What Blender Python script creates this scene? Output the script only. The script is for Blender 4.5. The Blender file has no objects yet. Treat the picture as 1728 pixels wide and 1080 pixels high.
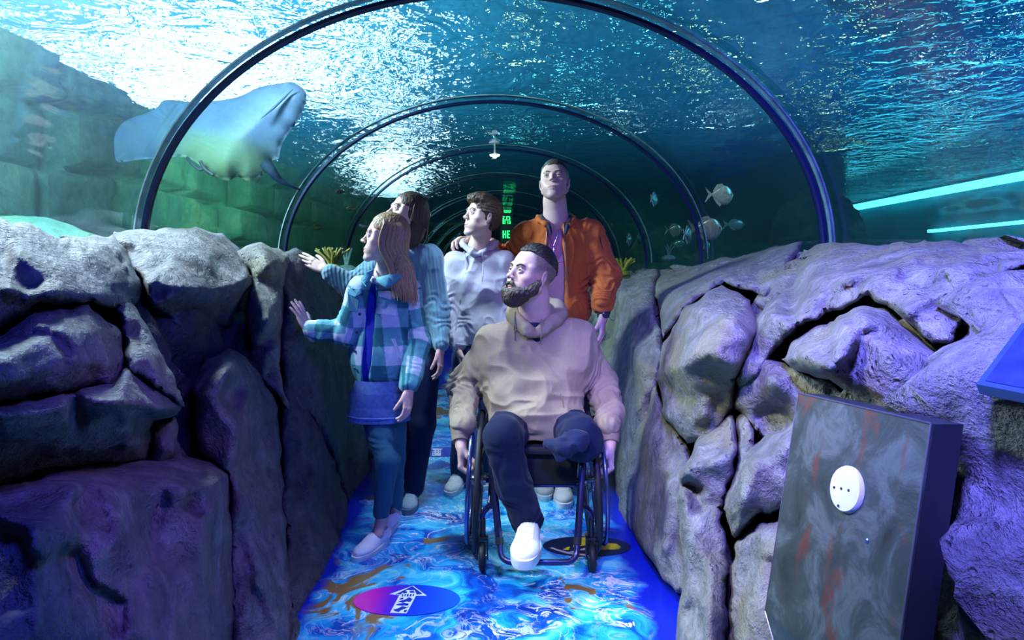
import bpy, bmesh, math, random
import numpy as np
from mathutils import Vector, Matrix, noise, geometry
random.seed(7)
SC = bpy.context.scene
COL = SC.collection
F, CX, CZ, VX, VY = 1152.0, .11, 1.22, 856.0, 461.0
V3 = lambda *a: np.array(a, float)

def P(px, py, Y):
    """world point that a photo measurement at distance Y belongs to"""
    return V3((px - VX) * Y / F + CX, Y, CZ - (py - VY) * Y / F)

# ---------------------------------------------------------------- materials
def nmat(name):
    m = bpy.data.materials.new(name); m.use_nodes = True
    nt = m.node_tree; nt.nodes.clear()
    out = nt.nodes.new('ShaderNodeOutputMaterial')
    return m, nt, out
def nd(nt, t, ins=None, **kw):
    n = nt.nodes.new(t)
    for k, v in kw.items(): setattr(n, k, v)
    for k, v in (ins or {}).items():
        if isinstance(v, bpy.types.NodeSocket): nt.links.new(v, n.inputs[k])
        else: n.inputs[k].default_value = v
    return n
def ramp(nt, fac, stops, interp='LINEAR'):
    n = nt.nodes.new('ShaderNodeValToRGB'); n.color_ramp.interpolation = interp
    e = n.color_ramp.elements
    while len(e) < len(stops): e.new(.5)
    for i, (p, c) in enumerate(stops):
        e[i].position = p; e[i].color = c if len(c) == 4 else (*c, 1)
    nt.links.new(fac, n.inputs[0]); return n
def c4(c): return (*c, 1) if len(c) == 3 else c
def coords(nt, scale=(1, 1, 1), kind='Object', rot=(0, 0, 0)):
    t = nd(nt, 'ShaderNodeTexCoord')
    return nd(nt, 'ShaderNodeMapping', {'Vector': t.outputs[kind], 'Scale': scale, 'Rotation': rot}).outputs[0]
def noise_n(nt, vec, s, detail=4, rough=.55, dist=0):
    return nd(nt, 'ShaderNodeTexNoise', {'Vector': vec, 'Scale': s, 'Detail': detail, 'Roughness': rough, 'Distortion': dist})
def mixc(nt, fac, a, b, mode='MIX'):
    n = nt.nodes.new('ShaderNodeMix'); n.data_type = 'RGBA'; n.blend_type = mode
    for k, v in ((0, fac), (6, a), (7, b)):
        if isinstance(v, bpy.types.NodeSocket): nt.links.new(v, n.inputs[k])
        else: n.inputs[k].default_value = c4(v) if k else v
    return n.outputs[2]
def math_n(nt, op, a, b=0.0, clamp=False):
    n = nt.nodes.new('ShaderNodeMath'); n.operation = op; n.use_clamp = clamp
    for k, v in ((0, a), (1, b)):
        if isinstance(v, bpy.types.NodeSocket): nt.links.new(v, n.inputs[k])
        else: n.inputs[k].default_value = v
    return n.outputs[0]
_sm = {}
def simple(name, col, rough=.6, metal=0, var=.12, vs=30, bump=0, bs=200, sss=0, spec=.5, attr=False, sheen=0, coat=0):
    """principled material with a little procedural variation"""
    if name in _sm: return _sm[name]
    m, nt, out = nmat(name)
    v = coords(nt)
    n = noise_n(nt, v, vs, 3)
    if attr:
        base = nd(nt, 'ShaderNodeAttribute', attribute_name='tint').outputs['Color']
    else:
        base = nd(nt, 'ShaderNodeRGB'); base.outputs[0].default_value = c4(col); base = base.outputs[0]
    f = ramp(nt, n.outputs[0], [(.3, (1 - var,) * 3), (.7, (1 + var * .5,) * 3)])
    base = mixc(nt, 1.0, base, f.outputs[0], 'MULTIPLY')
    b = nd(nt, 'ShaderNodeBsdfPrincipled', {'Base Color': base, 'Roughness': rough, 'Metallic': metal, 'Specular IOR Level': spec})
    if sss:
        b.inputs['Subsurface Weight'].default_value = sss; b.inputs['Subsurface Radius'].default_value = (1, .35, .2); b.inputs['Subsurface Scale'].default_value = .008
    if sheen: b.inputs['Sheen Weight'].default_value = sheen
    if coat: b.inputs['Coat Weight'].default_value = coat
    if bump:
        bn = noise_n(nt, v, bs, 2)
        bu = nd(nt, 'ShaderNodeBump', {'Height': bn.outputs[0], 'Strength': bump, 'Distance': .002})
        nt.links.new(bu.outputs[0], b.inputs['Normal'])
    nt.links.new(b.outputs[0], out.inputs[0]); _sm[name] = m
    return m
def emis(name, col, s):
    m, nt, out = nmat(name)
    nt.links.new(nd(nt, 'ShaderNodeEmission', {'Color': c4(col), 'Strength': s}).outputs[0], out.inputs[0])
    return m

# ---------------------------------------------------------------- objects
def obj(name, me, mat=None, parent=None, smooth=True):
    o = bpy.data.objects.new(name, me); COL.objects.link(o)
    if mat:
        for m in (mat if isinstance(mat, (list, tuple)) else [mat]): me.materials.append(m)
    if smooth and len(me.polygons): me.polygons.foreach_set('use_smooth', [True] * len(me.polygons))
    if parent is not None:
        o.parent = parent; o.matrix_parent_inverse = Matrix.Translation(-Vector(parent.location))
    return o
def empty(name, loc):
    o = bpy.data.objects.new(name, None); COL.objects.link(o); o.location = Vector([float(x) for x in loc]); o.empty_display_size = .1
    return o
def tag(o, label=None, cat=None, group=None, kind=None):
    if label: o['label'] = label
    if cat: o['category'] = cat
    if group: o['group'] = group
    if kind: o['kind'] = kind
    return o
def mesh_from(name, V, Fc):
    me = bpy.data.meshes.new(name)
    me.from_pydata([tuple(map(float, v)) for v in V], [], [tuple(map(int, f)) for f in Fc]); me.update()
    return me
def np_mesh(name, V, Q):
    """fast mesh from numpy verts and quads/tris of equal size"""
    me = bpy.data.meshes.new(name); k = Q.shape[1]
    me.vertices.add(len(V)); me.vertices.foreach_set('co', np.ascontiguousarray(V, np.float32).ravel())
    me.loops.add(Q.size); me.loops.foreach_set('vertex_index', np.ascontiguousarray(Q, np.int32).ravel())
    me.polygons.add(len(Q)); me.polygons.foreach_set('loop_start', np.arange(0, Q.size, k, dtype=np.int32))
    me.update(calc_edges=True); me.validate()
    return me
def vnormals(V, Q):
    n = np.zeros_like(V)
    a, b, c = V[Q[:, 0]], V[Q[:, 1]], V[Q[:, 2]]
    fn = np.cross(b - a, c - a) if Q.shape[1] == 3 else np.cross(V[Q[:, 2]] - a, V[Q[:, 3]] - b)
    for k in range(Q.shape[1]):
        for x in range(3): n[:, x] += np.bincount(Q[:, k], fn[:, x], len(V))
    return n / (np.linalg.norm(n, axis=1, keepdims=True) + 1e-12)
class MB:
    """collects boxes, tubes, lathes; build() links them as one mesh"""
    def __init__(s): s.V = []; s.F = []
    def add(s, V, Fc):
        k = len(s.V); s.V += [tuple(map(float, v)) for v in V]; s.F += [tuple(i + k for i in f) for f in Fc]; return s
    def box(s, c, size, R=None, bev=.0):
        c = np.array(c, float); h = np.array(size, float) / 2; R = np.eye(3) if R is None else np.array(R)
        b = min(bev, *(h * .9)) if bev else 0
        pts = []; 
        if not b:
            for x in (-1, 1):
                for y in (-1, 1):
                    for z in (-1, 1): pts.append(c + R @ (h * (x, y, z)))
            return s.add(pts, [(0, 1, 3, 2), (4, 6, 7, 5), (0, 4, 5, 1), (2, 3, 7, 6), (0, 2, 6, 4), (1, 5, 7, 3)])
        bm = bmesh.new(); bmesh.ops.create_cube(bm, size=1)
        for v in bm.verts: v.co = Vector(v.co[i] * 2 * h[i] for i in range(3))
        bmesh.ops.bevel(bm, geom=bm.edges[:], offset=b, segments=2, affect='EDGES', profile=.5)
        bm.verts.index_update()
        s.add([c + R @ np.array(v.co) for v in bm.verts], [[v.index for v in f.verts] for f in bm.faces]); bm.free(); return s
    def tube(s, pts, r, n=10, closed=False, cap=True, flat=1.0, up=None):
        pts = [np.array(p, float) for p in pts]; m = len(pts)
        rr = r if hasattr(r, '__len__') else [r] * m
        prev = None; V = []; 
        for i, p in enumerate(pts):
            a = pts[(i - 1) % m] if (closed or i) else p; b = pts[(i + 1) % m] if (closed or i < m - 1) else p
            t = b - a; t = t / (np.linalg.norm(t) + 1e-12)
            if prev is None:
                u = np.array(up, float) if up is not None else (np.array([0, 0, 1.]) if abs(t[2]) < .9 else np.array([1., 0, 0]))
            else: u = prev
            u = u - t * (u @ t); u /= np.linalg.norm(u) + 1e-12; prev = u; w = np.cross(t, u)
            for k in range(n):
                a_ = 2 * math.pi * k / n; V.append(p + rr[i] * (math.cos(a_) * u * flat + math.sin(a_) * w))
        Fc = []
        for i in range(m if closed else m - 1):
            for k in range(n):
                j = (i + 1) % m; Fc.append((i * n + k, i * n + (k + 1) % n, j * n + (k + 1) % n, j * n + k))
        if cap and not closed: Fc += [tuple(range(n))[::-1], tuple((m - 1) * n + k for k in range(n))]
        return s.add(V, Fc)
    def lathe(s, c, prof, axis=(0, 0, 1), n=32):
        c = np.array(c, float); ax = np.array(axis, float); ax /= np.linalg.norm(ax)
        u = np.cross(ax, (1, 0, 0) if abs(ax[0]) < .9 else (0, 1, 0)); u /= np.linalg.norm(u); w = np.cross(ax, u)
        V = []; 
        for r, h in prof:
            for k in range(n):
                a = 2 * math.pi * k / n; V.append(c + ax * h + r * (math.cos(a) * u + math.sin(a) * w))
        Fc = [(i * n + k, i * n + (k + 1) % n, (i + 1) * n + (k + 1) % n, (i + 1) * n + k) for i in range(len(prof) - 1) for k in range(n)]
        if prof[0][0] > 1e-6: Fc.append(tuple(range(n))[::-1])
        if prof[-1][0] > 1e-6: Fc.append(tuple((len(prof) - 1) * n + k for k in range(n)))
        return s.add(V, Fc)
    def ball(s, c, r, n=12):
        r = r if hasattr(r, '__len__') else (r, r, r); V = []; Fc = []
        for i in range(n // 2 + 1):
            th = math.pi * i / (n // 2)
            for k in range(n):
                a = 2 * math.pi * k / n
                V.append((c[0] + r[0] * math.sin(th) * math.cos(a), c[1] + r[1] * math.sin(th) * math.sin(a), c[2] + r[2] * math.cos(th)))
        for i in range(n // 2):
            for k in range(n): Fc.append((i * n + k, (i + 1) * n + k, (i + 1) * n + (k + 1) % n, i * n + (k + 1) % n))
        return s.add(V, Fc)
    def build(s, name, mat=None, parent=None, smooth=True):
        me = mesh_from(name, s.V, s.F)
        bm = bmesh.new(); bm.from_mesh(me); bmesh.ops.recalc_face_normals(bm, faces=bm.faces[:]); bm.to_mesh(me); bm.free()
        o = obj(name, me, mat, parent, smooth)
        if smooth:
            try: me.set_sharp_from_angle(angle=math.radians(40))
            except Exception: pass
        return o
def spline(pts, n=8, closed=False):
    """Catmull-Rom through points"""
    pts = [np.array(p, float) for p in pts]; out = []; m = len(pts)
    for i in range(m if closed else m - 1):
        g = lambda j: pts[j % m] if closed else pts[min(max(j, 0), m - 1)]
        p0, p1, p2, p3 = g(i - 1), g(i), g(i + 1), g(i + 2)
        for k in range(n):
            t = k / n
            out.append(.5 * (2 * p1 + (p2 - p0) * t + (2 * p0 - 5 * p1 + 4 * p2 - p3) * t * t + (3 * p1 - p0 - 3 * p2 + p3) * t ** 3))
    if not closed: out.append(pts[-1])
    return out

# ---------------------------------------------------------------- numpy noise
_rng = np.random.RandomState(3); _tab = _rng.rand(4096).astype(np.float32) * 2 - 1
def vnoise(p):
    """vectorised value noise, p (N,3) -> (-1..1)"""
    i = np.floor(p).astype(np.int64); f = p - i; f = f * f * (3 - 2 * f); r = 0
    for dx in (0, 1):
        for dy in (0, 1):
            for dz in (0, 1):
                h = (((i[:, 0] + dx) * 73856093) ^ ((i[:, 1] + dy) * 19349663) ^ ((i[:, 2] + dz) * 83492791)) & 4095
                w = (f[:, 0] if dx else 1 - f[:, 0]) * (f[:, 1] if dy else 1 - f[:, 1]) * (f[:, 2] if dz else 1 - f[:, 2])
                r = r + w * _tab[h]
    return r
def fbm(p, o=4):
    s = 0; a = 1
    for k in range(o): s = s + a * vnoise(p * 2 ** k + 17.3 * k); a *= .5
    return s

# ---------------------------------------------------------------- signed-distance modelling
class Prim:
    def __init__(s, f, c, R): s.f = f; s.c = np.array(c, float); s.R = R
def cap(a, b, ra, rb=None):
    a = np.array(a, float); b = np.array(b, float); rb = ra if rb is None else rb
    ba = b - a; L = ba @ ba + 1e-12
    def f(p):
        h = np.clip((p - a) @ ba / L, 0, 1)
        return np.linalg.norm(p - a - h[:, None] * ba, axis=1) - (ra + (rb - ra) * h)
    return Prim(f, (a + b) / 2, math.sqrt(L) / 2 + max(ra, rb))
def ell(c, r, R=None):
    c = np.array(c, float); r = np.array(r, float); R = None if R is None else np.array(R)
    def f(p):
        q = p - c
        if R is not None: q = q @ R
        k0 = np.linalg.norm(q / r, axis=1); k1 = np.linalg.norm(q / r ** 2, axis=1) + 1e-9
        return k0 * (k0 - 1) / k1
    return Prim(f, c, max(r))
def rbox(c, h, rad=.01, R=None):
    c = np.array(c, float); h = np.array(h, float) - rad; R = None if R is None else np.array(R)
    def f(p):
        q = p - c
        if R is not None: q = q @ R
        q = np.abs(q) - h
        return np.linalg.norm(np.maximum(q, 0), axis=1) + np.minimum(q.max(axis=1), 0) - rad
    return Prim(f, c, float(np.linalg.norm(h + rad)))
def chain(pts, rs):
    """polyline of tapered capsules as one prim list"""
    return [cap(pts[i], pts[i + 1], rs[i], rs[i + 1]) for i in range(len(pts) - 1)]
def sdf_eval(ops, p):
    d = None
    for op, k, pr in ops:
        v = pr.f(p)
        if d is None:
            d = v if op == 'u' else np.full(len(p), 1.0); 
            if op == 'u': continue
        if op == 'u':
            if k > 0:
                h = np.clip(.5 + .5 * (d - v) / k, 0, 1); d = d * (1 - h) + v * h - k * h * (1 - h)
            else: d = np.minimum(d, v)
        elif op == 's':
            if k > 0:
                h = np.clip(.5 - .5 * (d + v) / k, 0, 1); d = d * (1 - h) - v * h + k * h * (1 - h)
            else: d = np.maximum(d, -v)
        elif op == 'i': d = np.maximum(d, v)
    return d
def frame(o, R, s=1.0):
    return np.array(o, float), np.array(R, float), s
def group(ops, fr):
    """ops given in a local frame; R columns are the local axes in the world"""
    o, R, s = fr
    cs = np.array([pr.c for op, k, pr in ops if op == 'u']); rad = max(np.linalg.norm(pr.c - cs.mean(0)) + pr.R for op, k, pr in ops if op == 'u')
    return Prim(lambda p: sdf_eval(ops, (p - o) @ R / s) * s, o + R @ (cs.mean(0) * s), rad * s)
def place(ops, fr):
    """local ops moved into the world one primitive at a time, so far ones can be skipped"""
    o, R, s = fr
    mk = lambda pr: Prim(lambda p, f=pr.f: f((p - o) @ R / s) * s, o + R @ (pr.c * s), pr.R * s)
    return [(op, k * s, mk(pr)) for op, k, pr in ops]
def U(prs, k=.02): return [('u', k, p) for p in (prs if isinstance(prs, list) else [prs])]
def Sx(prs, k=.005): return [('s', k, p) for p in (prs if isinstance(prs, list) else [prs])]
def polygonize(ops, vox, cut=None):
    """sparse evaluation in blocks, then surface nets"""
    us = [pr for op, k, pr in ops if op == 'u']
    lo = np.min([p.c - p.R for p in us], axis=0) - 3 * vox; hi = np.max([p.c + p.R for p in us], axis=0) + 3 * vox
    B = 12; nb = np.ceil((hi - lo) / vox / B).astype(int); n = nb * B
    fld = np.full(n, .5, np.float32); half = B * vox * .87
    g = np.stack(np.meshgrid(*[np.arange(B)] * 3, indexing='ij'), -1).reshape(-1, 3)
    C = np.stack(np.meshgrid(*[np.arange(k) for k in nb], indexing='ij'), -1).reshape(-1, 3)
    cc = lo + (C * B + B / 2) * vox
    near = np.array([np.linalg.norm(cc - pr.c, axis=1) - pr.R < half + .035 for op, k, pr in ops])
    isu = np.array([op == 'u' for op, k, pr in ops])
    for bi in np.nonzero(near[isu].any(0))[0]:
        sel = [ops[j] for j in range(len(ops)) if near[j, bi] or ops[j][0] == 'i']
        while sel and sel[0][0] != 'u': sel = sel[1:]
        dc = sdf_eval(sel, cc[bi][None])[0]
        b0 = C[bi] * B
        if abs(dc) > half * 1.6 + .02:
            fld[b0[0]:b0[0] + B, b0[1]:b0[1] + B, b0[2]:b0[2] + B] = dc; continue
        v = sdf_eval(sel, lo + (b0 + g) * vox)
        fld[b0[0]:b0[0] + B, b0[1]:b0[1] + B, b0[2]:b0[2] + B] = v.reshape(B, B, B)
    ins = fld < 0
    cell = np.zeros(tuple(n - 1), np.uint8); any_ = np.zeros(tuple(n - 1), bool); all_ = np.ones(tuple(n - 1), bool)
    corners = [(a, b, c) for a in (0, 1) for b in (0, 1) for c in (0, 1)]
    for a, b, c in corners:
        s = ins[a:n[0] - 1 + a, b:n[1] - 1 + b, c:n[2] - 1 + c]; any_ |= s; all_ &= s
    act = any_ & ~all_; ids = np.argwhere(act)
    idx = np.full(act.shape, -1, np.int32); idx[act] = np.arange(len(ids))
    vals = np.stack([fld[ids[:, 0] + a, ids[:, 1] + b, ids[:, 2] + c] for a, b, c in corners], 1)
    acc = np.zeros((len(ids), 3)); cnt = np.zeros(len(ids)); co = np.array(corners, float)
    for i in range(8):
        for j in range(i + 1, 8):
            if np.abs(co[i] - co[j]).sum() == 1:
                m = (vals[:, i] < 0) != (vals[:, j] < 0); t = vals[m, i] / (vals[m, i] - vals[m, j])
                acc[m] += co[i] + t[:, None] * (co[j] - co[i]); cnt[m] += 1
    V = lo + (ids + acc / cnt[:, None]) * vox
    Q = []
    for ax in range(3):
        o1, o2 = [a for a in range(3) if a != ax]
        sl0 = [slice(1, -1)] * 3; sl1 = [slice(1, -1)] * 3; sl0[ax] = slice(0, -1); sl1[ax] = slice(1, None)
        A, Bv = ins[tuple(sl0)], ins[tuple(sl1)]; e = np.argwhere(A != Bv)
        if not len(e): continue
        a_in = A[e[:, 0], e[:, 1], e[:, 2]]
        e[:, o1] += 1; e[:, o2] += 1
        def ci(d1, d2):
            q = e.copy(); q[:, o1] -= d1; q[:, o2] -= d2; return idx[q[:, 0], q[:, 1], q[:, 2]]
        q = np.stack([ci(1, 1), ci(0, 1), ci(0, 0), ci(1, 0)], 1)
        flip = a_in if ax != 1 else ~a_in
        q[~flip] = q[~flip][:, ::-1]; Q.append(q)
    Q = np.concatenate(Q); Q = Q[(Q >= 0).all(1)]
    return V, Q
def relax(V, Q, it=1, w=.5):
    e = np.concatenate([Q[:, [k, (k + 1) % Q.shape[1]]] for k in range(Q.shape[1])]); e = np.concatenate([e, e[:, ::-1]])
    cnt = np.bincount(e[:, 0], minlength=len(V))[:, None] + 1e-9
    for _ in range(it):
        s = np.stack([np.bincount(e[:, 0], V[e[:, 1], x], len(V)) for x in range(3)], 1); V = V * (1 - w) + w * s / cnt
    return V
def sdf_obj(name, ops, vox, mat, parent=None, disp=None, color=None, it=1):
    V, Q = polygonize(ops, vox); V = relax(V, Q, it)
    if color is not None: colr = color(V)
    if disp is not None:
        N = vnormals(V, Q); V = V + N * disp(V, N)[:, None]
    me = np_mesh(name, V, Q)
    if color is not None:
        at = me.color_attributes.new('tint', 'FLOAT_COLOR', 'POINT')
        at.data.foreach_set('color', np.concatenate([colr, np.ones((len(V), 1))], 1).astype(np.float32).ravel())
    return obj(name, me, mat, parent)
def ss(a, b, x): 
    t = np.clip((x - a) / (b - a), 0, 1); return t * t * (3 - 2 * t)
def rotm(yaw=0, pitch=0, roll=0):
    """columns = local x,y,z in world; local +y is 'forward'. yaw turns about z, pitch lifts forward"""
    return np.array((Matrix.Rotation(yaw, 3, 'Z') @ Matrix.Rotation(pitch, 3, 'X') @ Matrix.Rotation(roll, 3, 'Y')))
# ================================================================ TUNNEL, TANK
TW, TB, TZ = 1.6, 1.21, 1.33            # half width, rise, spring height of the acrylic vault
HOOPS = [3.205 + 2.03 * k for k in range(-1, 10)]
YEND = 25.0
def vault(y0, y1, a, b, t=.04, n=48):
    V = []; Fc = []
    for y in (y0, y1):
        for (aa, bb) in ((a, b), (a + t, b + t)):
            for k in range(n + 1):
                th = math.pi * k / n; V.append((aa * math.cos(th), y, TZ + bb * math.sin(th)))
    m = n + 1
    for k in range(n):
        Fc += [(k, k + 1, 2 * m + k + 1, 2 * m + k), (m + k, 3 * m + k, 3 * m + k + 1, m + k + 1),
               (k, m + k, m + k + 1, k + 1), (2 * m + k, 2 * m + k + 1, 3 * m + k + 1, 3 * m + k)]
    return V, Fc
m, nt, out = nmat('acrylic')
v = coords(nt, (1, .25, 1))
bu = nd(nt, 'ShaderNodeBump', {'Height': noise_n(nt, v, 3.5, 3).outputs[0], 'Strength': .35, 'Distance': .03})
fr = nd(nt, 'ShaderNodeFresnel', {'IOR': 1.25, 'Normal': bu.outputs[0]})
gl = nd(nt, 'ShaderNodeBsdfGlossy', {'Color': (.75, .9, 1, 1), 'Roughness': .04, 'Normal': bu.outputs[0]})
tr = nd(nt, 'ShaderNodeBsdfTransparent', {'Color': (.93, .97, .98, 1)})
mx = nd(nt, 'ShaderNodeMixShader', {0: math_n(nt, 'MULTIPLY', fr.outputs[0], .2), 1: tr.outputs[0], 2: gl.outputs[0]})
nt.links.new(mx.outputs[0], out.inputs[0]); M_acr = m
ys = [.4] + HOOPS[0:] + [YEND]
ys = sorted(set([-1.2] + HOOPS + [YEND]))
for i in range(len(ys) - 1):
    V, Fc = vault(ys[i] + .004, ys[i + 1] - .004, TW, TB)
    o = MB().add(V, Fc).build('window_%d' % (i + 1), M_acr); tag(o, kind='structure')
M_hoop = simple('hoop_blue', (.010, .018, .075), .3, .3, bump=.2, bs=60)
M_glint = simple('seal_pale', (.30, .45, .46), .5, var=.5, vs=8)  # pale strip standing for the refraction highlight at each seam
words = ['nearest', 'second', 'third', 'fourth', 'fifth', 'sixth', 'seventh', 'eighth', 'ninth', 'tenth']
for k, y in enumerate(HOOPS[1:10]):
    o = empty('tunnel_hoop', (0, y, TZ))
    tag(o, ['dark blue hoop arching widest over the tunnel, nearest of the ribs',
            'dark blue hoop arching above the family, second of the ribs',
            'dark blue hoop passing behind the standing man\'s head, third of the ribs',
            'fourth tunnel hoop, arching just above the teenager\'s head'][k] if k < 4 else
        '%s tunnel hoop counted from the front, small and dark deep in the tunnel' % words[k], 'tunnel rib', 'hoops along the tunnel')
    V = []; Fc = []; n = 64; pr = [(-.012, -.022), (0.004, -.022), (.004, .022), (-.012, .022), (-.018, .013), (-.018, -.013)]
    for i in range(n + 1):
        th = -.12 + (math.pi + .24) * i / n
        for dr, dy in pr: V.append(((TW + dr) * math.cos(th), y + dy, TZ + (TB + dr) * math.sin(th)))
    q = len(pr)
    for i in range(n):
        for j in range(q): Fc.append((i * q + j, i * q + (j + 1) % q, (i + 1) * q + (j + 1) % q, (i + 1) * q + j))
    MB().add(V, Fc).build('rib', M_hoop, o)
    V = []; Fc = []
    for i in range(n + 1):
        th = math.pi * i / n
        for dr, dy in ((.045, .0), (.045, .05), (.052, .05), (.052, 0)): V.append(((TW + dr) * math.cos(th), y + dy, TZ + (TB + dr) * math.sin(th)))
    for i in range(n):
        for j in range(4): Fc.append((i * 4 + j, i * 4 + (j + 1) % 4, (i + 1) * 4 + (j + 1) % 4, (i + 1) * 4 + j))
    MB().add(V, Fc).build('seal', M_glint, o)

# water surface seen from below: normals face down
ZS = 3.1
m, nt, out = nmat('water_surface')
tc = nd(nt, 'ShaderNodeTexCoord').outputs['Object']
v1 = nd(nt, 'ShaderNodeMapping', {'Vector': tc, 'Scale': (1.0, 1.0, 1)}).outputs[0]
n1 = noise_n(nt, v1, 2.2, 3, .5, 1.2).outputs[0]
n2 = noise_n(nt, nd(nt, 'ShaderNodeMapping', {'Vector': tc, 'Scale': (1, .8, 1), 'Rotation': (0, 0, .5)}).outputs[0], 8.0, 2, .5, .8).outputs[0]
b1 = nd(nt, 'ShaderNodeBump', {'Height': n1, 'Strength': .7, 'Distance': .10})
b2 = nd(nt, 'ShaderNodeBump', {'Height': n2, 'Strength': .6, 'Distance': .03, 'Normal': b1.outputs[0]})
rf = nd(nt, 'ShaderNodeBsdfRefraction', {'Color': (.62, .86, .95, 1), 'IOR': 1.33, 'Roughness': .0, 'Normal': b2.outputs[0]})
gs = nd(nt, 'ShaderNodeBsdfGlossy', {'Color': (.55, .85, 1, 1), 'Roughness': .02, 'Normal': b2.outputs[0]})
fr = nd(nt, 'ShaderNodeFresnel', {'IOR': 1.33, 'Normal': b2.outputs[0]})
fac = math_n(nt, 'MULTIPLY', fr.outputs[0], .35)
mx = nd(nt, 'ShaderNodeMixShader', {0: fac, 1: rf.outputs[0], 2: gs.outputs[0]})
nt.links.new(mx.outputs[0], out.inputs[0]); M_surf = m
o = MB().add([(-4.3, -2, ZS), (9.8, -2, ZS), (9.8, 26, ZS), (-4.3, 26, ZS)], [(0, 3, 2, 1)])
me = mesh_from('water_surface', o.V, o.F); o = obj('water_surface', me, M_surf, smooth=False)
tag(o, 'rippling water surface seen from below above the glass tunnel', 'water', kind='stuff')

# hall above the tank: dark ceiling, and glowing panels added for ripple glitter
M_hall = simple('hall_ceiling', (.10, .42, .52), .9)
o = MB().add([(-14, -4, 8.6), (18, -4, 8.6), (18, 40, 8.6), (-14, 40, 8.6)], [(0, 1, 2, 3)]).build('ceiling', M_hall, smooth=False); tag(o, kind='structure')
def panel(name, lab, cx, cy, sx, sy, col, s, z=8.5, rz=0):
    o = empty(name, (cx, cy, z)); tag(o, lab, 'ceiling light', 'lights above the tank')
    R = np.array(Matrix.Rotation(rz, 3, 'Z'))
    MB().box((cx, cy, z), (sx, sy, .04), R).build('light_diffuser', emis(name + '_e', col, s), o, False)
    MB().box((cx, cy, z + .045), (sx + .1, sy + .1, .05), R).build('light_housing', simple('alu', (.4, .42, .45), .4, .8), o, False)
    return o
LIGHTPANELS = [
    ('white light panel far down the tunnel', -3.2, 19.5, 1.2, 6.0, (.8, .93, 1), 5.5, .15),
    ('pale blue light panel over the left rock wall', -8.0, 11.0, 2.2, 6.0, (.35, .68, .85), 1.2, 0),
]
for a in LIGHTPANELS: panel('skylight', a[0], a[1], a[2], a[3], a[4], a[5], a[6], rz=a[7])
for i, (x, y, w_, h_) in enumerate([(-5.6, 11.4, 1.5, 1.1), (-4.2, 10.9, 1.3, .9), (-4.6, 12.3, 1.4, 1.0), (-3.1, 11.6, 1.0, .8), (-6.6, 12.6, 1.6, 1.2), (-3.3, 12.9, .8, .7), (-5.4, 13.5, 1.3, .8), (-2.6, 10.4, .6, .6), (-6.9, 10.6, 1.0, .9), (-3.7, 9.6, .9, .6), (-5.2, 9.9, 1.1, .7)]):
    panel('skylight', 'broad white light panel of the group glowing over the ray', x, y, w_, h_, (.80, .93, 1), 8, rz=.3 * math.sin(i * 2.1))
rl = random.Random(11)
for i in range(34):
    t = i / 33; w_ = rl.uniform(.10, .30)
    panel('ceiling_lamp', 'small white lamp of the row that makes the glitter above the mother', -1.45 - 1.75 * t + rl.gauss(0, .42), 8.9 + 10.5 * t, w_, w_ * .8, (.85, .95, 1), 16)  # small emitters added only to sparkle in the ripples
for i, (x, y) in enumerate([(1.2, 8.6), (2.2, 10.2), (.3, 10.6), (3.4, 8.6), (1.3, 12.4), (3.4, 11.6), (2.4, 14.2), (.4, 15), (5, 9.5), (6.6, 8.4), (8, 10), (6, 12.5), (9.4, 8.5), (8.6, 13.2), (10.6, 11), (7.4, 11.2), (9.8, 14.5), (12.2, 12.2), (11.6, 9.2), (12.8, 15), (7.4, 15.2), (4.4, 13.6), (10.8, 16.8)]):
    panel('ceiling_lamp', ['small square lamp above the tank on the right side'][0], x, y, .17, .17,
          [(.6, 1, .95), (.2, .9, .9), (.7, 1, .5)][i % 3], 10)  # more emitters, added for the flecks on the right
# tank walls of carved stone
def blockwall(name, x, y0, y1, z0, z1, face, mat, amp=.1, bw=1.0, bh=.42, ny=260, nz=60, seed=0):
    """relief of stone courses; face=+1 looks to +x"""
    y = np.linspace(y0, y1, ny); z = np.linspace(z0, z1, nz); Yg, Zg = np.meshgrid(y, z, indexing='ij')
    yy = Yg.ravel(); zz = Zg.ravel()
    zw = zz + .10 * vnoise(np.stack([yy * .7, zz * .6, zz * 0 + seed], 1)); row = np.floor(zw / bh)
    off = (np.abs(np.sin(row * 12.9 + seed)) * 43.7) % 1
    yw = yy + .12 * vnoise(np.stack([yy * .9, zz * 1.2, zz * 0 + 9], 1)); u = yw / bw + off; cell = np.floor(u)
    fy = np.abs(u - cell - .5) * 2; fz = np.abs(zw / bh - row - .5) * 2
    groove = np.maximum(ss(.90, 1, fy), ss(.82, 1, fz))
    h = (np.abs(np.sin(cell * 7.1 + row * 3.3 + seed) * 91.7) % 1) * amp - groove * amp * .9 + .03 * fbm(np.stack([yy * 3, zz * 3, yy * 0], 1), 3)
    X = x + face * h
    V = np.stack([X, yy, zz], 1); i = np.arange(ny * nz).reshape(ny, nz)
    Q = np.stack([i[:-1, :-1], i[1:, :-1], i[1:, 1:], i[:-1, 1:]], -1).reshape(-1, 4)
    if face < 0: Q = Q[:, ::-1]
    return tag(obj(name, np_mesh(name, V, Q), mat), kind='structure')
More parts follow.
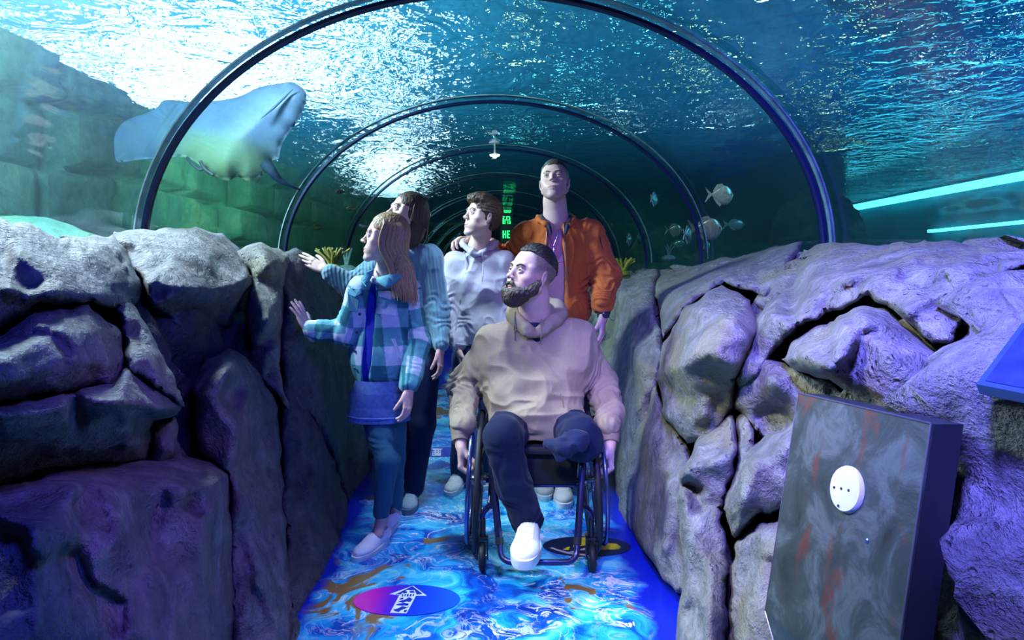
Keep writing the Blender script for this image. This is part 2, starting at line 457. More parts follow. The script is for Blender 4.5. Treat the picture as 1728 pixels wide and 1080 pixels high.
def stone_mat(name, a, b, c, rough=.8, sc=1.0):
    m, nt, out = nmat(name); v = coords(nt)
    n = noise_n(nt, v, 1.6 * sc, 6, .6); n2 = noise_n(nt, v, 9 * sc, 5, .65)
    r = ramp(nt, n.outputs[0], [(.32, a), (.5, b), (.68, c)])
    col = mixc(nt, .6, r.outputs[0], ramp(nt, n2.outputs[0], [(.3, (.45,) * 3), (.7, (1.3,) * 3)]).outputs[0], 'MULTIPLY')
    bu = nd(nt, 'ShaderNodeBump', {'Height': n2.outputs[0], 'Strength': .6, 'Distance': .05})
    b_ = nd(nt, 'ShaderNodeBsdfPrincipled', {'Base Color': col, 'Roughness': rough, 'Normal': bu.outputs[0]})
    nt.links.new(b_.outputs[0], out.inputs[0]); return m
M_tankwall = stone_mat('tank_stone', (.06, .16, .14), (.12, .26, .20), (.26, .38, .28))
M_tankwall2 = stone_mat('tank_stone_dark', (.03, .10, .08), (.05, .17, .12), (.10, .22, .12))
blockwall('wall_left_tank', -4.1, 2.0, 26, .2, 3.3, 1, M_tankwall, .34, 1.35, .55)
blockwall('wall_right_tank', 9.5, 3, 26, .0, 3.3, -1, simple('tank_paint', (.02, .18, .24), .95, var=.3, vs=1, spec=0), .02, 3, 1.4)
o = MB().box((2.8, 26.2, 1.6), (15, .3, 4)).build('wall_back', M_tankwall2); tag(o, kind='structure')
o = MB().box((-2.9, 13, .25), (2.4, 28, .3)).build('floor_tank_left', simple('tank_sand', (.16, .25, .22), .9, var=.4, vs=4)); tag(o, kind='structure')
o = MB().box((5.7, 13, .25), (8.0, 28, .3)).build('floor_tank_right', simple('tank_sand', (.1, .2, .2), .9)); tag(o, kind='structure')
# end wall of the walkway
o = MB().box((0, YEND + .1, 1.4), (3.4, .2, 2.8)).build('wall_far', simple('far_dark', (.004, .008, .016), .9)); tag(o, kind='structure')
M_cyan = emis('led_cyan', (.10, .85, .95), 7.0)  # evenly glowing strips along the right tank wall
for lab, z, h, y0, y1 in (('long cyan LED light strip along the waterline on the right', 2.97, .15, 7, 18.6), ('lower cyan LED light strip under the dark beam on the right', 2.14, .06, 7, 15.0)):
    o = MB().box((9.38, (y0 + y1) / 2, z), (.08, y1 - y0, h)).build('light_strip', M_cyan, smooth=False); tag(o, lab, 'light strip')

# the body of water around the vault: teal absorption and a thin haze
m, nt, out = nmat('tank_water')
sc_ = nd(nt, 'ShaderNodeVolumeScatter', {'Color': (.55, .85, 1, 1), 'Density': .030, 'Anisotropy': .35})
ab_ = nd(nt, 'ShaderNodeVolumeAbsorption', {'Color': (.10, .72, .80, 1), 'Density': .055})
nt.links.new(nd(nt, 'ShaderNodeAddShader', {0: sc_.outputs[0], 1: ab_.outputs[0]}).outputs[0], out.inputs['Volume'])
inn = [(2.10, .45), (2.10, 1.24), (1.70, 1.34)] + [(1.66 * math.cos(t), TZ + (TB + .055) * math.sin(t)) for t in np.linspace(.03, math.pi - .03, 40)] + [(-1.70, 1.34), (-2.10, 1.24), (-2.10, .45)]
outp = [(9.3, .45), (9.3, 1.3), (9.3, 2.0)] + [(9.3 - 13.2 * j / 39, 3.06) for j in range(40)] + [(-3.9, 2.0), (-3.9, 1.3), (-3.9, .45)]
k = len(inn); V = []; Fc = []
for y in (1.0, 25.9): V += [(x, y, z) for x, z in inn] + [(x, y, z) for x, z in outp]
for i in range(k - 1): Fc += [(i, i + 1, k + i + 1, k + i), (2 * k + i, 3 * k + i, 3 * k + i + 1, 2 * k + i + 1), (i, 2 * k + i, 2 * k + i + 1, i + 1), (k + i, k + i + 1, 3 * k + i + 1, 3 * k + i)]
Fc += [(0, k, 3 * k, 2 * k), (k - 1, 3 * k - 1, 4 * k - 1, 2 * k - 1)]
me = mesh_from('water', V, Fc)
bm = bmesh.new(); bm.from_mesh(me); bmesh.ops.triangulate(bm, faces=bm.faces[:]); bmesh.ops.recalc_face_normals(bm, faces=bm.faces[:]); bm.to_mesh(me); bm.free()
tag(obj('tank_water', me, m, smooth=False), 'clear teal water filling the tank around the tunnel', 'water', kind='stuff')
# ================================================================ ROCK WALLS
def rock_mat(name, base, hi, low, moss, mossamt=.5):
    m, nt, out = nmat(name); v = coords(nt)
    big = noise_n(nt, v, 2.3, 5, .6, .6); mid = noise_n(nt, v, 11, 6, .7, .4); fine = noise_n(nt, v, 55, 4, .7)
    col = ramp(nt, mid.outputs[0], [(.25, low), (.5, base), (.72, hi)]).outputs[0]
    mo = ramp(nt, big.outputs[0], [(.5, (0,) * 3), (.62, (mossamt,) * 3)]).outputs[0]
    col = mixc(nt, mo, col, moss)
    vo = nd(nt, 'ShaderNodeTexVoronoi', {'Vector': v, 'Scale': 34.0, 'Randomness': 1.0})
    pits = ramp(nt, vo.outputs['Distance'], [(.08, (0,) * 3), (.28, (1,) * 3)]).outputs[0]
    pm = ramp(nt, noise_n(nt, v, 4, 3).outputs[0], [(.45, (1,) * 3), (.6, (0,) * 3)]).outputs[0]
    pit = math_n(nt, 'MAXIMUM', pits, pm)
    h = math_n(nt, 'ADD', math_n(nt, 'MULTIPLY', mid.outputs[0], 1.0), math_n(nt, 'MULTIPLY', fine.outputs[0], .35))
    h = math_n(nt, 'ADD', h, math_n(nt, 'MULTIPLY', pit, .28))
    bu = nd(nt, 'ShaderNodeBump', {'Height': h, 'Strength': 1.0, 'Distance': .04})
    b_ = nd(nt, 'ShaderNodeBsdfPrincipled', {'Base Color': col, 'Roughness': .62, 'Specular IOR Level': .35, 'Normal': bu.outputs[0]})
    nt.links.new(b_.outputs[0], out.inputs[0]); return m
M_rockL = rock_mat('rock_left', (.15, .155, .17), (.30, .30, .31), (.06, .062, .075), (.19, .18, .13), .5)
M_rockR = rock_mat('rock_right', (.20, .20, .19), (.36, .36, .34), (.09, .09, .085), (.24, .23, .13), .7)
M_rockD = rock_mat('rock_dark', (.09, .10, .11), (.17, .17, .17), (.03, .035, .04), (.10, .10, .07), .5)  # darker rock copy, the shade of recesses put into its colour

def seg_dist(p, poly):
    d = np.full(len(p), 1e9)
    for i in range(len(poly)):
        a, b = poly[i], poly[(i + 1) % len(poly)]; ba = b - a
        h = np.clip((p - a) @ ba / (ba @ ba + 1e-9), 0, 1); d = np.minimum(d, np.linalg.norm(p - a - h[:, None] * ba, axis=1))
    return d
def inside(p, poly):
    c = np.zeros(len(p), bool); x, y = p[:, 0], p[:, 1]
    for i in range(len(poly)):
        (x1, y1), (x2, y2) = poly[i], poly[(i + 1) % len(poly)]
        if y1 == y2: continue
        c ^= ((y1 > y) != (y2 > y)) & (x < (x2 - x1) * (y - y1) / (y2 - y1) + x1)
    return c
def facets(p, cell=.16, tilt=.30, seed=0.0):
    """chiselled planes: nearest jittered cell, each with a slope of its own"""
    q = p / cell + seed; b = np.floor(q).astype(int); best = np.full(len(p), 9.); out = np.zeros(len(p)); edge = np.full(len(p), 9.)
    for dx in (-1, 0, 1):
        for dy in (-1, 0, 1):
            for dz in (-1, 0, 1):
                c = b + (dx, dy, dz); h = lambda k: _tab[((c[:, 0] * 73856093) ^ (c[:, 1] * 19349663) ^ (c[:, 2] * 83492791) ^ (k * 2654435)) & 4095]
                s_ = c + .5 + .45 * np.stack([h(1), h(2), h(3)], 1); d = np.linalg.norm(q - s_, axis=1)
                v = ((q - s_) * np.stack([h(4), h(5), h(6)], 1)).sum(1) * tilt * cell + h(7) * .07 * cell
                m_ = d < best; edge = np.where(m_, np.minimum(best - d, 9), np.minimum(edge, d - best)); out[m_] = v[m_]; best[m_] = d[m_]
    return out - .03 * cell * np.exp(-(edge / .06) ** 2)
def rock(name, outline, inner, mat, parent, label=None, step=6, w=16, roll=.10, amp=1.0, back=.35, seed=0):
    """one boulder: silhouette and ridge points measured as (px, py, distance), real depth, closed at the back"""
    O = np.array(outline, float); pts = np.array(list(outline) + list(inner), float)
    poly = O[:, :2]
    tri = geometry.delaunay_2d_cdt([Vector(p[:2]) for p in pts], [(i, (i + 1) % len(O)) for i in range(len(O))], [], 0, 1e-5)
    cv = np.array([list(v) for v in tri[0]]); src = [s[0] if s else -1 for s in tri[3]]
    cd = np.array([pts[s, 2] if s >= 0 else pts[:, 2].mean() for s in src])
    # roughen the outline
    R = []
    for i in range(len(poly)):
        a, b = poly[i], poly[(i + 1) % len(poly)]; L = np.linalg.norm(b - a); k = max(1, int(L / step))
        nrm = np.array([-(b - a)[1], (b - a)[0]]) / (L + 1e-9)
        for j in range(k):
            q = a + (b - a) * j / k
            R.append(q + nrm * (vnoise(np.array([[q[0] * .05, q[1] * .05, seed + 3.]]))[0] * 5 * (.3 if j == 0 else 1)) * min(1, L / 40))
    R = np.array(R)
    lo, hi = R.min(0), R.max(0)
    gx, gy = np.meshgrid(np.arange(lo[0], hi[0], step), np.arange(lo[1], hi[1], step)); G = np.stack([gx.ravel(), gy.ravel()], 1)
    G += np.stack([vnoise(np.c_[G * .31, G[:, :1] * 0]), vnoise(np.c_[G * .31, G[:, :1] * 0 + 5])], 1) * step * .3
    G = G[inside(G, R)]; G = G[seg_dist(G, R) > step * .6]
    A = np.concatenate([R, G]); nR = len(R)
    t2 = geometry.delaunay_2d_cdt([Vector(p) for p in A], [(i, (i + 1) % nR) for i in range(nR)], [], 1, 1e-5)
    W = np.array([list(v) for v in t2[0]]); T = [f for f in t2[2] if len(f) == 3]
    # depth by the coarse triangulation
    D = np.full(len(W), np.nan); best = np.full(len(W), -1e9)
    for f in tri[2]:
        a, b, c = cv[f[0]], cv[f[1]], cv[f[2]]; M = np.array([b - a, c - a]).T; de = np.linalg.det(M)
        if abs(de) < 1e-6: continue
        uv = (W - a) @ np.linalg.inv(M).T; bc = np.stack([1 - uv.sum(1), uv[:, 0], uv[:, 1]], 1); mn = bc.min(1)
        s = mn > best; bc2 = np.clip(bc, 0, 1); bc2 /= bc2.sum(1, keepdims=True)
        D[s] = (bc2 @ cd[list(f)])[s]; best[s] = mn[s]
    T = np.array(T)
    Dm = relax(np.stack([D, D, D], 1), T, 1, .5)[:, 0]
    e = seg_dist(W, R); q = np.clip(1 - e / w, 0, 1)
    edge = e < 1e-3
    Dm = Dm + roll * (1 - np.sqrt(np.clip(1 - q * q, 0, 1)))
    X = np.stack([(W[:, 0] - VX) * Dm / F + CX, Dm, CZ - (W[:, 1] - VY) * Dm / F], 1)
    ray = X - np.array([CX, 0, CZ]); ray /= np.linalg.norm(ray, axis=1, keepdims=True)
    s3 = np.array([seed * 3.7, 0, 0])
    rg = 1 - np.abs(fbm(X * 3.2 + s3, 3)); dn = .035 * fbm(X * 5 + s3, 3) + .022 * (rg - .6) + .009 * fbm(X * 22 + s3, 3)
    dn = .45 * dn + facets(X + .015 * fbm(X * 9, 2)[:, None], .24, .50, seed) + .30 * facets(X, .08, .5, seed + 3)
    dn = relax(np.stack([dn, dn, dn], 1), T, 2, .6)[:, 0]
    X = X - ray * (amp * dn * np.where(edge, .3, 1))[:, None]
    # closing skirt, pushed back and away
    V = list(X); Fc = [tuple(t) for t in T]
    # boundary loop from triangles
    cnt = {}
    for t in Fc:
        for k in range(3):
            a, b = t[k], t[(k + 1) % 3]; cnt[(a, b)] = 1
    bd = {a: b for (a, b) in cnt if (b, a) not in cnt}
    st = next(iter(bd)); loop = [st]
    while bd[loop[-1]] != st and len(loop) < 5000: loop.append(bd[loop[-1]])
    c = X[loop].mean(0); rings = [loop]
    for (bk, sh) in ((back * .4, .0), (back, .12)):
        ids = []
        for i in loop:
            p = X[i] + ray[i] * bk; p = p + (c + ray[i] * bk - p) * sh; ids.append(len(V)); V.append(p)
        r0 = rings[-1]; n = len(loop)
        for k in range(n): Fc.append((r0[(k + 1) % n], r0[k], ids[k], ids[(k + 1) % n]))
        rings.append(ids)
    Fc.append(tuple(rings[-1]))
    me = mesh_from(name, V, Fc)
    bm = bmesh.new(); bm.from_mesh(me); bmesh.ops.recalc_face_normals(bm, faces=bm.faces[:]); bm.to_mesh(me); bm.free()
    o = obj(name, me, mat, parent)
    if label: o['label'] = label
    return o
def backing(name, side, prof, y0, y1, mat, parent, amp=.09):
    """the sculpted wall behind the boulders, a long relief along the walkway"""
    ny = int((y1 - y0) / .05) if y1 < 6 else int((y1 - y0) / .09)
    L = []; 
    for i in range(len(prof) - 1):
        a, b = np.array(prof[i]), np.array(prof[i + 1]); k = max(2, int(np.linalg.norm(b - a) / .05))
        L += [a + (b - a) * j / k for j in range(k)]
    L.append(np.array(prof[-1])); L = np.array(L); y = np.linspace(y0, y1, ny)
    Yg = np.repeat(y, len(L)); X = np.tile(L[:, 0], ny); Z = np.tile(L[:, 1], ny)
    p = np.stack([X * 0, Yg, Z], 1)
    cell = np.floor(p * [1, 1.6, 2.2] + .5 * vnoise(p * 1.7)[:, None]); blk = np.abs(np.sin(cell[:, 1] * 12.3 + cell[:, 2] * 5.1) * 43.7) % 1
    h = (blk - .5) * amp + .10 * amp * 8 * (1 - np.abs(fbm(p * 1.9 + 4, 4))) * .5 + .02 * fbm(p * 12, 3)
    h = h + facets(np.stack([X, Yg, Z], 1), .28, .6, 4) + .5 * facets(np.stack([X, Yg, Z], 1), .10, .5, 2)
    V = np.stack([X - side * h, Yg, Z + .25 * h], 1); i = np.arange(len(V)).reshape(ny, len(L))
    Q = np.stack([i[:-1, :-1], i[1:, :-1], i[1:, 1:], i[:-1, 1:]], -1).reshape(-1, 4)
    if side > 0: Q = Q[:, ::-1]
    return obj(name, np_mesh(name, V, Q), mat, parent)

RWL = empty('rock_wall', (-1.2, 3, 0)); tag(RWL, 'sculpted artificial rock wall along the left side of the walkway, dark blue shadows below', 'rock wall')
RWR = empty('rock_wall', (1.2, 3, 0)); tag(RWR, 'sculpted artificial rock wall along the right side of the walkway, violet light on top', 'rock wall')
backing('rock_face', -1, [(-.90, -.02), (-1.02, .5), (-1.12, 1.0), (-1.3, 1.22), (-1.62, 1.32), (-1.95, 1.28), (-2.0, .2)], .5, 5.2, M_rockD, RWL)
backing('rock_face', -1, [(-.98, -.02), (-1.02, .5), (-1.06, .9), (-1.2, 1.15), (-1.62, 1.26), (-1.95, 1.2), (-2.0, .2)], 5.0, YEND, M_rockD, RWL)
backing('rock_face', 1, [(.92, -.02), (1.0, .5), (1.12, 1.0), (1.3, 1.2), (1.62, 1.3), (1.95, 1.26), (2.0, .2)], .5, 4.4, M_rockR, RWR)
backing('rock_face', 1, [(.84, -.02), (.92, .5), (1.0, .9), (1.2, 1.12), (1.62, 1.24), (1.95, 1.2), (2.0, .2)], 4.2, YEND, M_rockR, RWR)

def kb(name, outline, inner, mat, par, label=None, **kw): return rock(name, outline, inner, mat, par, label, **kw)
# ---- left
kb('boulder', [(-70, 360, 1.8), (0, 366, 1.95), (60, 384, 2.05), (120, 404, 2.15), (180, 412, 2.25), (216, 450, 2.25), (222, 530, 2.02), (150, 508, 1.72), (60, 515, 1.55), (0, 552, 1.42), (-70, 570, 1.3)],
   [(30, 430, 1.62), (110, 450, 1.78), (185, 480, 1.95), (20, 400, 1.82), (140, 428, 2.0), (0, 500, 1.42), (100, 492, 1.60)], M_rockL, RWL, 'pale pitted boulder at the top left of the wall', w=20, seed=1)
kb('boulder', [(170, 425, 2.6), (192, 390, 2.8), (262, 390, 3.0), (330, 382, 3.25), (376, 393, 3.4), (420, 440, 3.3), (426, 476, 3.1), (388, 548, 3.0), (300, 556, 2.55), (256, 520, 2.4), (240, 470, 2.4)],
   [(250, 478, 2.22), (295, 486, 2.3), (345, 491, 2.5), (395, 484, 2.75), (420, 468, 2.95), (240, 420, 2.6), (300, 430, 2.62), (350, 430, 2.85), (300, 530, 2.6), (360, 530, 2.8)], M_rockL, RWL, 'flat topped boulder lit white beside the first hoop', w=10, seed=2)
kb('boulder', [(100, 400, 2.3), (190, 395, 2.7), (215, 420, 2.6), (240, 470, 2.45), (232, 510, 2.25), (215, 530, 2.2), (190, 470, 2.2)], [(190, 430, 2.3), (215, 480, 2.15)], M_rockL, RWL, w=10, seed=3)
kb('boulder', [(190, 505, 2.05), (212, 500, 2.1), (245, 545, 2.05), (275, 600, 2.0), (305, 660, 1.95), (312, 686, 1.9), (270, 660, 1.78), (215, 625, 1.75), (208, 560, 1.9)], [(245, 600, 1.82), (275, 645, 1.82), (225, 540, 1.95)], M_rockL, RWL, w=8, seed=4)
kb('boulder', [(-70, 610, 1.3), (0, 566, 1.40), (60, 526, 1.55), (150, 514, 1.72), (200, 555, 1.83), (212, 612, 1.80), (190, 652, 1.72), (120, 662, 1.56), (0, 684, 1.34), (-70, 705, 1.22)],
   [(0, 610, 1.22), (80, 570, 1.38), (150, 560, 1.58), (110, 610, 1.38), (180, 610, 1.62), (40, 640, 1.27), (-20, 660, 1.2)], M_rockL, RWL, 'rounded grey boulder under the top left one', w=18, seed=5)
kb('boulder', [(-70, 705, 1.2), (0, 684, 1.30), (120, 662, 1.5), (190, 648, 1.66), (215, 620, 1.72), (265, 650, 1.84), (311, 684, 1.92), (292, 702, 1.95), (262, 712, 2.0), (252, 790, 2.1), (150, 790, 1.85), (60, 800, 1.65), (-70, 850, 1.4)],
   [(0, 700, 1.16), (100, 690, 1.33), (200, 680, 1.50), (265, 690, 1.68), (130, 735, 1.55), (220, 730, 1.75), (20, 750, 1.38)], M_rockL, RWL, 'overhanging rock ledge ending in a sharp nose', w=8, seed=6)
kb('boulder', [(248, 720, 2.1), (264, 706, 2.1), (296, 698, 2.1), (304, 770, 2.1), (262, 800, 2.05), (244, 790, 2.1)], [(275, 745, 1.98)], M_rockL, RWL, w=8, seed=7)
kb('boulder', [(-70, 860, 1.25), (0, 820, 1.45), (120, 786, 1.75), (200, 776, 1.95), (300, 765, 2.15), (352, 778, 2.25), (386, 800, 2.28), (394, 900, 2.2), (400, 1000, 2.15), (398, 1150, 2.05), (-70, 1150, 1.05)],
   [(130, 822, 1.45), (210, 828, 1.62), (330, 826, 1.85), (345, 840, 1.85), (340, 960, 1.85), (345, 1100, 1.8), (200, 900, 1.5), (260, 880, 1.75), (200, 1080, 1.42), (270, 1000, 1.68), (60, 900, 1.25), (60, 1080, 1.15), (366, 810, 2.0), (150, 960, 1.45), (130, 1010, 1.32)], M_rockL, RWL, 'wide low rock pillar with a violet lit ledge at bottom left', w=12, seed=8)
kb('boulder', [(322, 650, 2.4), (350, 604, 2.5), (386, 588, 2.65), (412, 600, 2.75), (432, 622, 2.82), (470, 690, 2.9), (476, 790, 2.78), (484, 900, 2.6), (492, 1000, 2.42), (492, 1150, 2.1), (392, 1150, 2.0), (388, 900, 2.15), (384, 800, 2.3), (335, 770, 2.35)],
   [(385, 620, 2.3), (395, 720, 2.28), (410, 850, 2.2), (420, 1000, 2.08), (425, 660, 2.55), (450, 760, 2.62), (450, 900, 2.42), (455, 1050, 2.15), (350, 680, 2.25)], M_rockL, RWL, 'tall rounded rock column left of the girl', w=12, seed=9)
kb('boulder', [(396, 425, 3.2), (440, 408, 3.35), (470, 418, 3.4), (488, 432, 3.4), (484, 480, 3.2), (474, 560, 3.0), (474, 620, 2.95), (488, 690, 2.9), (440, 640, 2.85), (424, 600, 2.9), (418, 540, 3.0), (424, 470, 3.1)],
   [(450, 450, 2.98), (450, 540, 2.84), (448, 610, 2.78), (440, 425, 3.1)], M_rockR, RWL, 'narrow yellowish rock column lit between dark rocks', w=8, seed=10)  # yellowish light on this column put in by a paler rock colour
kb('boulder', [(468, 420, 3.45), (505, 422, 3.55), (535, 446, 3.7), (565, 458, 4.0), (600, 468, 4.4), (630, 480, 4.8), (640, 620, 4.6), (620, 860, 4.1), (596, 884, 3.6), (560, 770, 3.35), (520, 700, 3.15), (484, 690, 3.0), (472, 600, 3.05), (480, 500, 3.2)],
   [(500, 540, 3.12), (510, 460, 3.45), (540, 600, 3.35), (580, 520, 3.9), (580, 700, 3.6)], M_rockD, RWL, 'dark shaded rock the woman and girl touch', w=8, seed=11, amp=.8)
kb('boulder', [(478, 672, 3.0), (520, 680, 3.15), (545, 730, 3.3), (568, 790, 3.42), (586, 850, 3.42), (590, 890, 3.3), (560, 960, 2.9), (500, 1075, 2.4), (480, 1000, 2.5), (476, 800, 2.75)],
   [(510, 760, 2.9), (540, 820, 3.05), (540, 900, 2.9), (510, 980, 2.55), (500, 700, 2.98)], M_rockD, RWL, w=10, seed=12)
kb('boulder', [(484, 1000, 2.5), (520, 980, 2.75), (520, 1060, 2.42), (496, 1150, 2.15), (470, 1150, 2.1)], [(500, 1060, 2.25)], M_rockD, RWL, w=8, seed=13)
# ---- right
kb('boulder', [(1036, 480, 5.0), (1070, 466, 5.2), (1112, 456, 5.2), (1108, 500, 4.3), (1096, 560, 3.9), (1060, 610, 4.0), (1032, 620, 4.5)], [(1070, 520, 4.2), (1090, 490, 4.4)], M_rockR, RWR, w=8, seed=21)
kb('boulder', [(1034, 590, 4.4), (1060, 540, 4.2), (1100, 520, 3.8), (1118, 580, 3.4), (1112, 650, 3.3), (1085, 760, 3.4), (1056, 850, 3.55), (1036, 862, 3.7), (1034, 720, 4.0)], [(1075, 600, 3.6), (1070, 720, 3.5), (1090, 660, 3.3)], M_rockR, RWR, w=10, seed=22)
kb('boulder', [(1104, 500, 4.2), (1108, 470, 5.0), (1150, 452, 5.2), (1200, 440, 5.1), (1262, 430, 4.3), (1310, 414, 3.9), (1356, 408, 3.4), (1330, 470, 2.8), (1290, 500, 2.6), (1222, 474, 3.0), (1160, 520, 3.0), (1118, 572, 3.25)],
   [(1150, 490, 3.6), (1210, 460, 3.6), (1270, 455, 3.2), (1310, 450, 3.0)], M_rockR, RWR, 'sloping violet rim rock beneath the fish', w=9, seed=23)
kb('boulder', [(1106, 640, 3.1), (1116, 590, 3.1), (1150, 526, 2.95), (1218, 480, 2.95), (1266, 506, 2.6), (1280, 556, 2.3), (1262, 600, 2.2), (1240, 640, 2.25), (1236, 690, 2.35), (1205, 742, 2.45), (1160, 748, 2.6), (1120, 700, 2.85)],
   [(1165, 604, 2.22), (1205, 588, 2.10), (1240, 622, 2.10), (1180, 520, 2.6), (1240, 540, 2.25), (1150, 618, 2.35), (1125, 620, 2.75), (1190, 560, 2.32), (1180, 680, 2.45), (1215, 690, 2.4), (1265, 560, 2.15)], M_rockR, RWR, 'boulder with a violet top and dark blue underside', w=9, seed=24)
kb('boulder', [(1040, 862, 3.55), (1056, 780, 3.5), (1106, 650, 3.2), (1124, 700, 3.0), (1160, 750, 2.75), (1176, 800, 2.6), (1166, 1010, 2.35), (1140, 1000, 2.42), (1090, 935, 2.75)],
   [(1100, 740, 3.0), (1090, 850, 2.95), (1130, 820, 2.6), (1125, 920, 2.55), (1150, 780, 2.68)], M_rockR, RWR, 'shaded rock pillar behind the wheelchair', w=10, seed=25)
kb('boulder', [(1146, 800, 2.38), (1176, 742, 2.45), (1236, 694, 2.4), (1244, 760, 2.2), (1234, 810, 2.2), (1216, 858, 2.2), (1228, 960, 2.12), (1226, 1150, 1.95), (1134, 1150, 2.1), (1150, 980, 2.25)],
   [(1166, 790, 2.2), (1164, 900, 2.15), (1158, 1100, 2.0), (1205, 780, 2.16), (1200, 960, 2.06), (1195, 1110, 1.92)], M_rockR, RWR, 'mossy upright slab at the edge of the walkway', w=9, seed=26)
kb('boulder', [(1244, 770, 2.2), (1240, 700, 2.35), (1268, 690, 2.3), (1272, 750, 2.15), (1360, 700, 2.0), (1370, 860, 1.95), (1330, 862, 1.98), (1280, 868, 2.05), (1240, 908, 2.1), (1220, 858, 2.15)],
   [(1280, 790, 1.98), (1320, 770, 1.93), (1255, 850, 2.0), (1330, 830, 1.93)], M_rockR, RWR, 'pale warm rock left of the steel box', w=8, seed=27)
kb('boulder', [(1232, 1150, 1.9), (1232, 960, 2.1), (1244, 912, 2.1), (1284, 880, 2.05), (1340, 868, 1.95), (1390, 900, 1.85), (1390, 1150, 1.7)],
   [(1290, 940, 1.9), (1270, 1050, 1.85), (1340, 1000, 1.8)], M_rockR, RWR, w=9, seed=28)
kb('boulder', [(1236, 612, 2.45), (1270, 540, 2.45), (1332, 470, 2.75), (1356, 420, 3.1), (1400, 409, 2.8), (1500, 414, 2.35), (1560, 404, 2.15), (1650, 415, 1.9), (1800, 428, 1.6), (1800, 446, 1.5), (1728, 452, 1.55), (1684, 476, 1.58), (1640, 524, 1.55), (1604, 580, 1.5), (1572, 580, 1.55), (1500, 520, 1.72), (1466, 498, 1.8), (1400, 528, 1.95), (1344, 552, 2.05), (1312, 585, 2.15), (1280, 640, 2.2), (1246, 660, 2.3)],
   [(1300, 530, 2.18), (1280, 570, 2.2), (1370, 470, 2.3), (1440, 470, 1.95), (1530, 450, 1.85), (1620, 460, 1.65), (1560, 530, 1.58), (1700, 440, 1.6), (1255, 625, 2.25), (1465, 480, 1.83)], M_rockR, RWR, 'largest smooth violet slab across the top right', w=10, seed=29)
kb('boulder', [(1318, 606, 1.98), (1346, 572, 2.0), (1400, 542, 1.92), (1456, 516, 1.80), (1492, 520, 1.78), (1540, 556, 1.7), (1582, 592, 1.6), (1592, 640, 1.55), (1572, 700, 1.6), (1490, 710, 1.65), (1436, 668, 1.75), (1400, 640, 1.82), (1345, 625, 1.92)],
   [(1360, 600, 1.78), (1400, 622, 1.66), (1440, 640, 1.6), (1442, 545, 1.66), (1500, 600, 1.5), (1550, 640, 1.48), (1500, 680, 1.52)], M_rockR, RWR, 'rough pitted block under the diagonal crack', w=8, seed=30)
kb('boulder', [(1240, 690, 2.35), (1238, 640, 2.4), (1290, 596, 2.2), (1320, 612, 2.1), (1400, 640, 1.95), (1440, 670, 1.85), (1500, 715, 1.8), (1440, 735, 1.95), (1360, 740, 2.05), (1290, 750, 2.25)],
   [(1300, 640, 2.05), (1370, 680, 1.98), (1330, 700, 2.1)], M_rockR, RWR, w=8, seed=31)
kb('boulder', [(1598, 610, 1.55), (1650, 524, 1.58), (1694, 480, 1.58), (1800, 448, 1.45), (1800, 720, 1.35), (1700, 700, 1.45), (1640, 706, 1.5), (1600, 670, 1.55)],
   [(1650, 590, 1.45), (1700, 530, 1.42), (1680, 640, 1.42), (1760, 560, 1.32)], M_rockR, RWR, 'smooth slanting rock under the tilted sign', w=8, seed=32)
kb('boulder', [(1500, 700, 1.7), (1576, 690, 1.62), (1600, 674, 1.58), (1640, 704, 1.55), (1710, 706, 1.5), (1690, 740, 1.52), (1600, 740, 1.6), (1540, 730, 1.65)], [(1600, 705, 1.5), (1650, 715, 1.48)], M_rockR, RWR, w=8, seed=33)
kb('boulder', [(1600, 720, 1.6), (1700, 706, 1.5), (1800, 720, 1.4), (1800, 1150, 1.25), (1630, 1150, 1.5), (1640, 900, 1.58)],
   [(1700, 800, 1.4), (1680, 950, 1.45), (1760, 900, 1.3), (1700, 1080, 1.35)], M_rockR, RWR, 'mossy rock to the right of the steel box', w=9, seed=34)
# boulders standing in the water, beyond the acrylic
def tank_rock(c, r, mat, label, seed, name='sunken_boulder'):
    V, Q = polygonize(U(ell(c, r)), max(r) / 26); p = V * 2.2 + seed
    N = vnormals(V, Q); V = V + N * ((.16 * fbm(p, 4) + .06 * (1 - np.abs(fbm(p * 2, 3)))) * min(r) * .9)[:, None]
    return tag(obj(name, np_mesh(name, V, Q), mat), label, 'rock')
tank_rock((-2.75, 3.9, 1.08), (.62, .8, .40), M_tankwall2, 'pale teal boulder under water behind the top left rocks', 3)
tank_rock((-2.3, 5.6, .95), (.5, .6, .45), M_tankwall2, 'dark boulder under water behind the flat topped rock', 9)

tank_rock((4.75, 10.2, 1.7), (.62, .6, .80), simple('weed_rock', (.03, .09, .08), .9, var=.5, vs=5), 'dark square rock standing in the water left of the cyan light', 14)
tank_rock((3.3, 11.5, 1.2), (1.3, .8, .75), M_tankwall2, 'low dark green rock mass in the water behind the shoal', 21)
tank_rock((6.6, 11.0, 1.25), (1.2, .6, .35), simple('weed_rock', (.03, .09, .08), .9), 'flat dark rock in the water under the cyan light', 27)
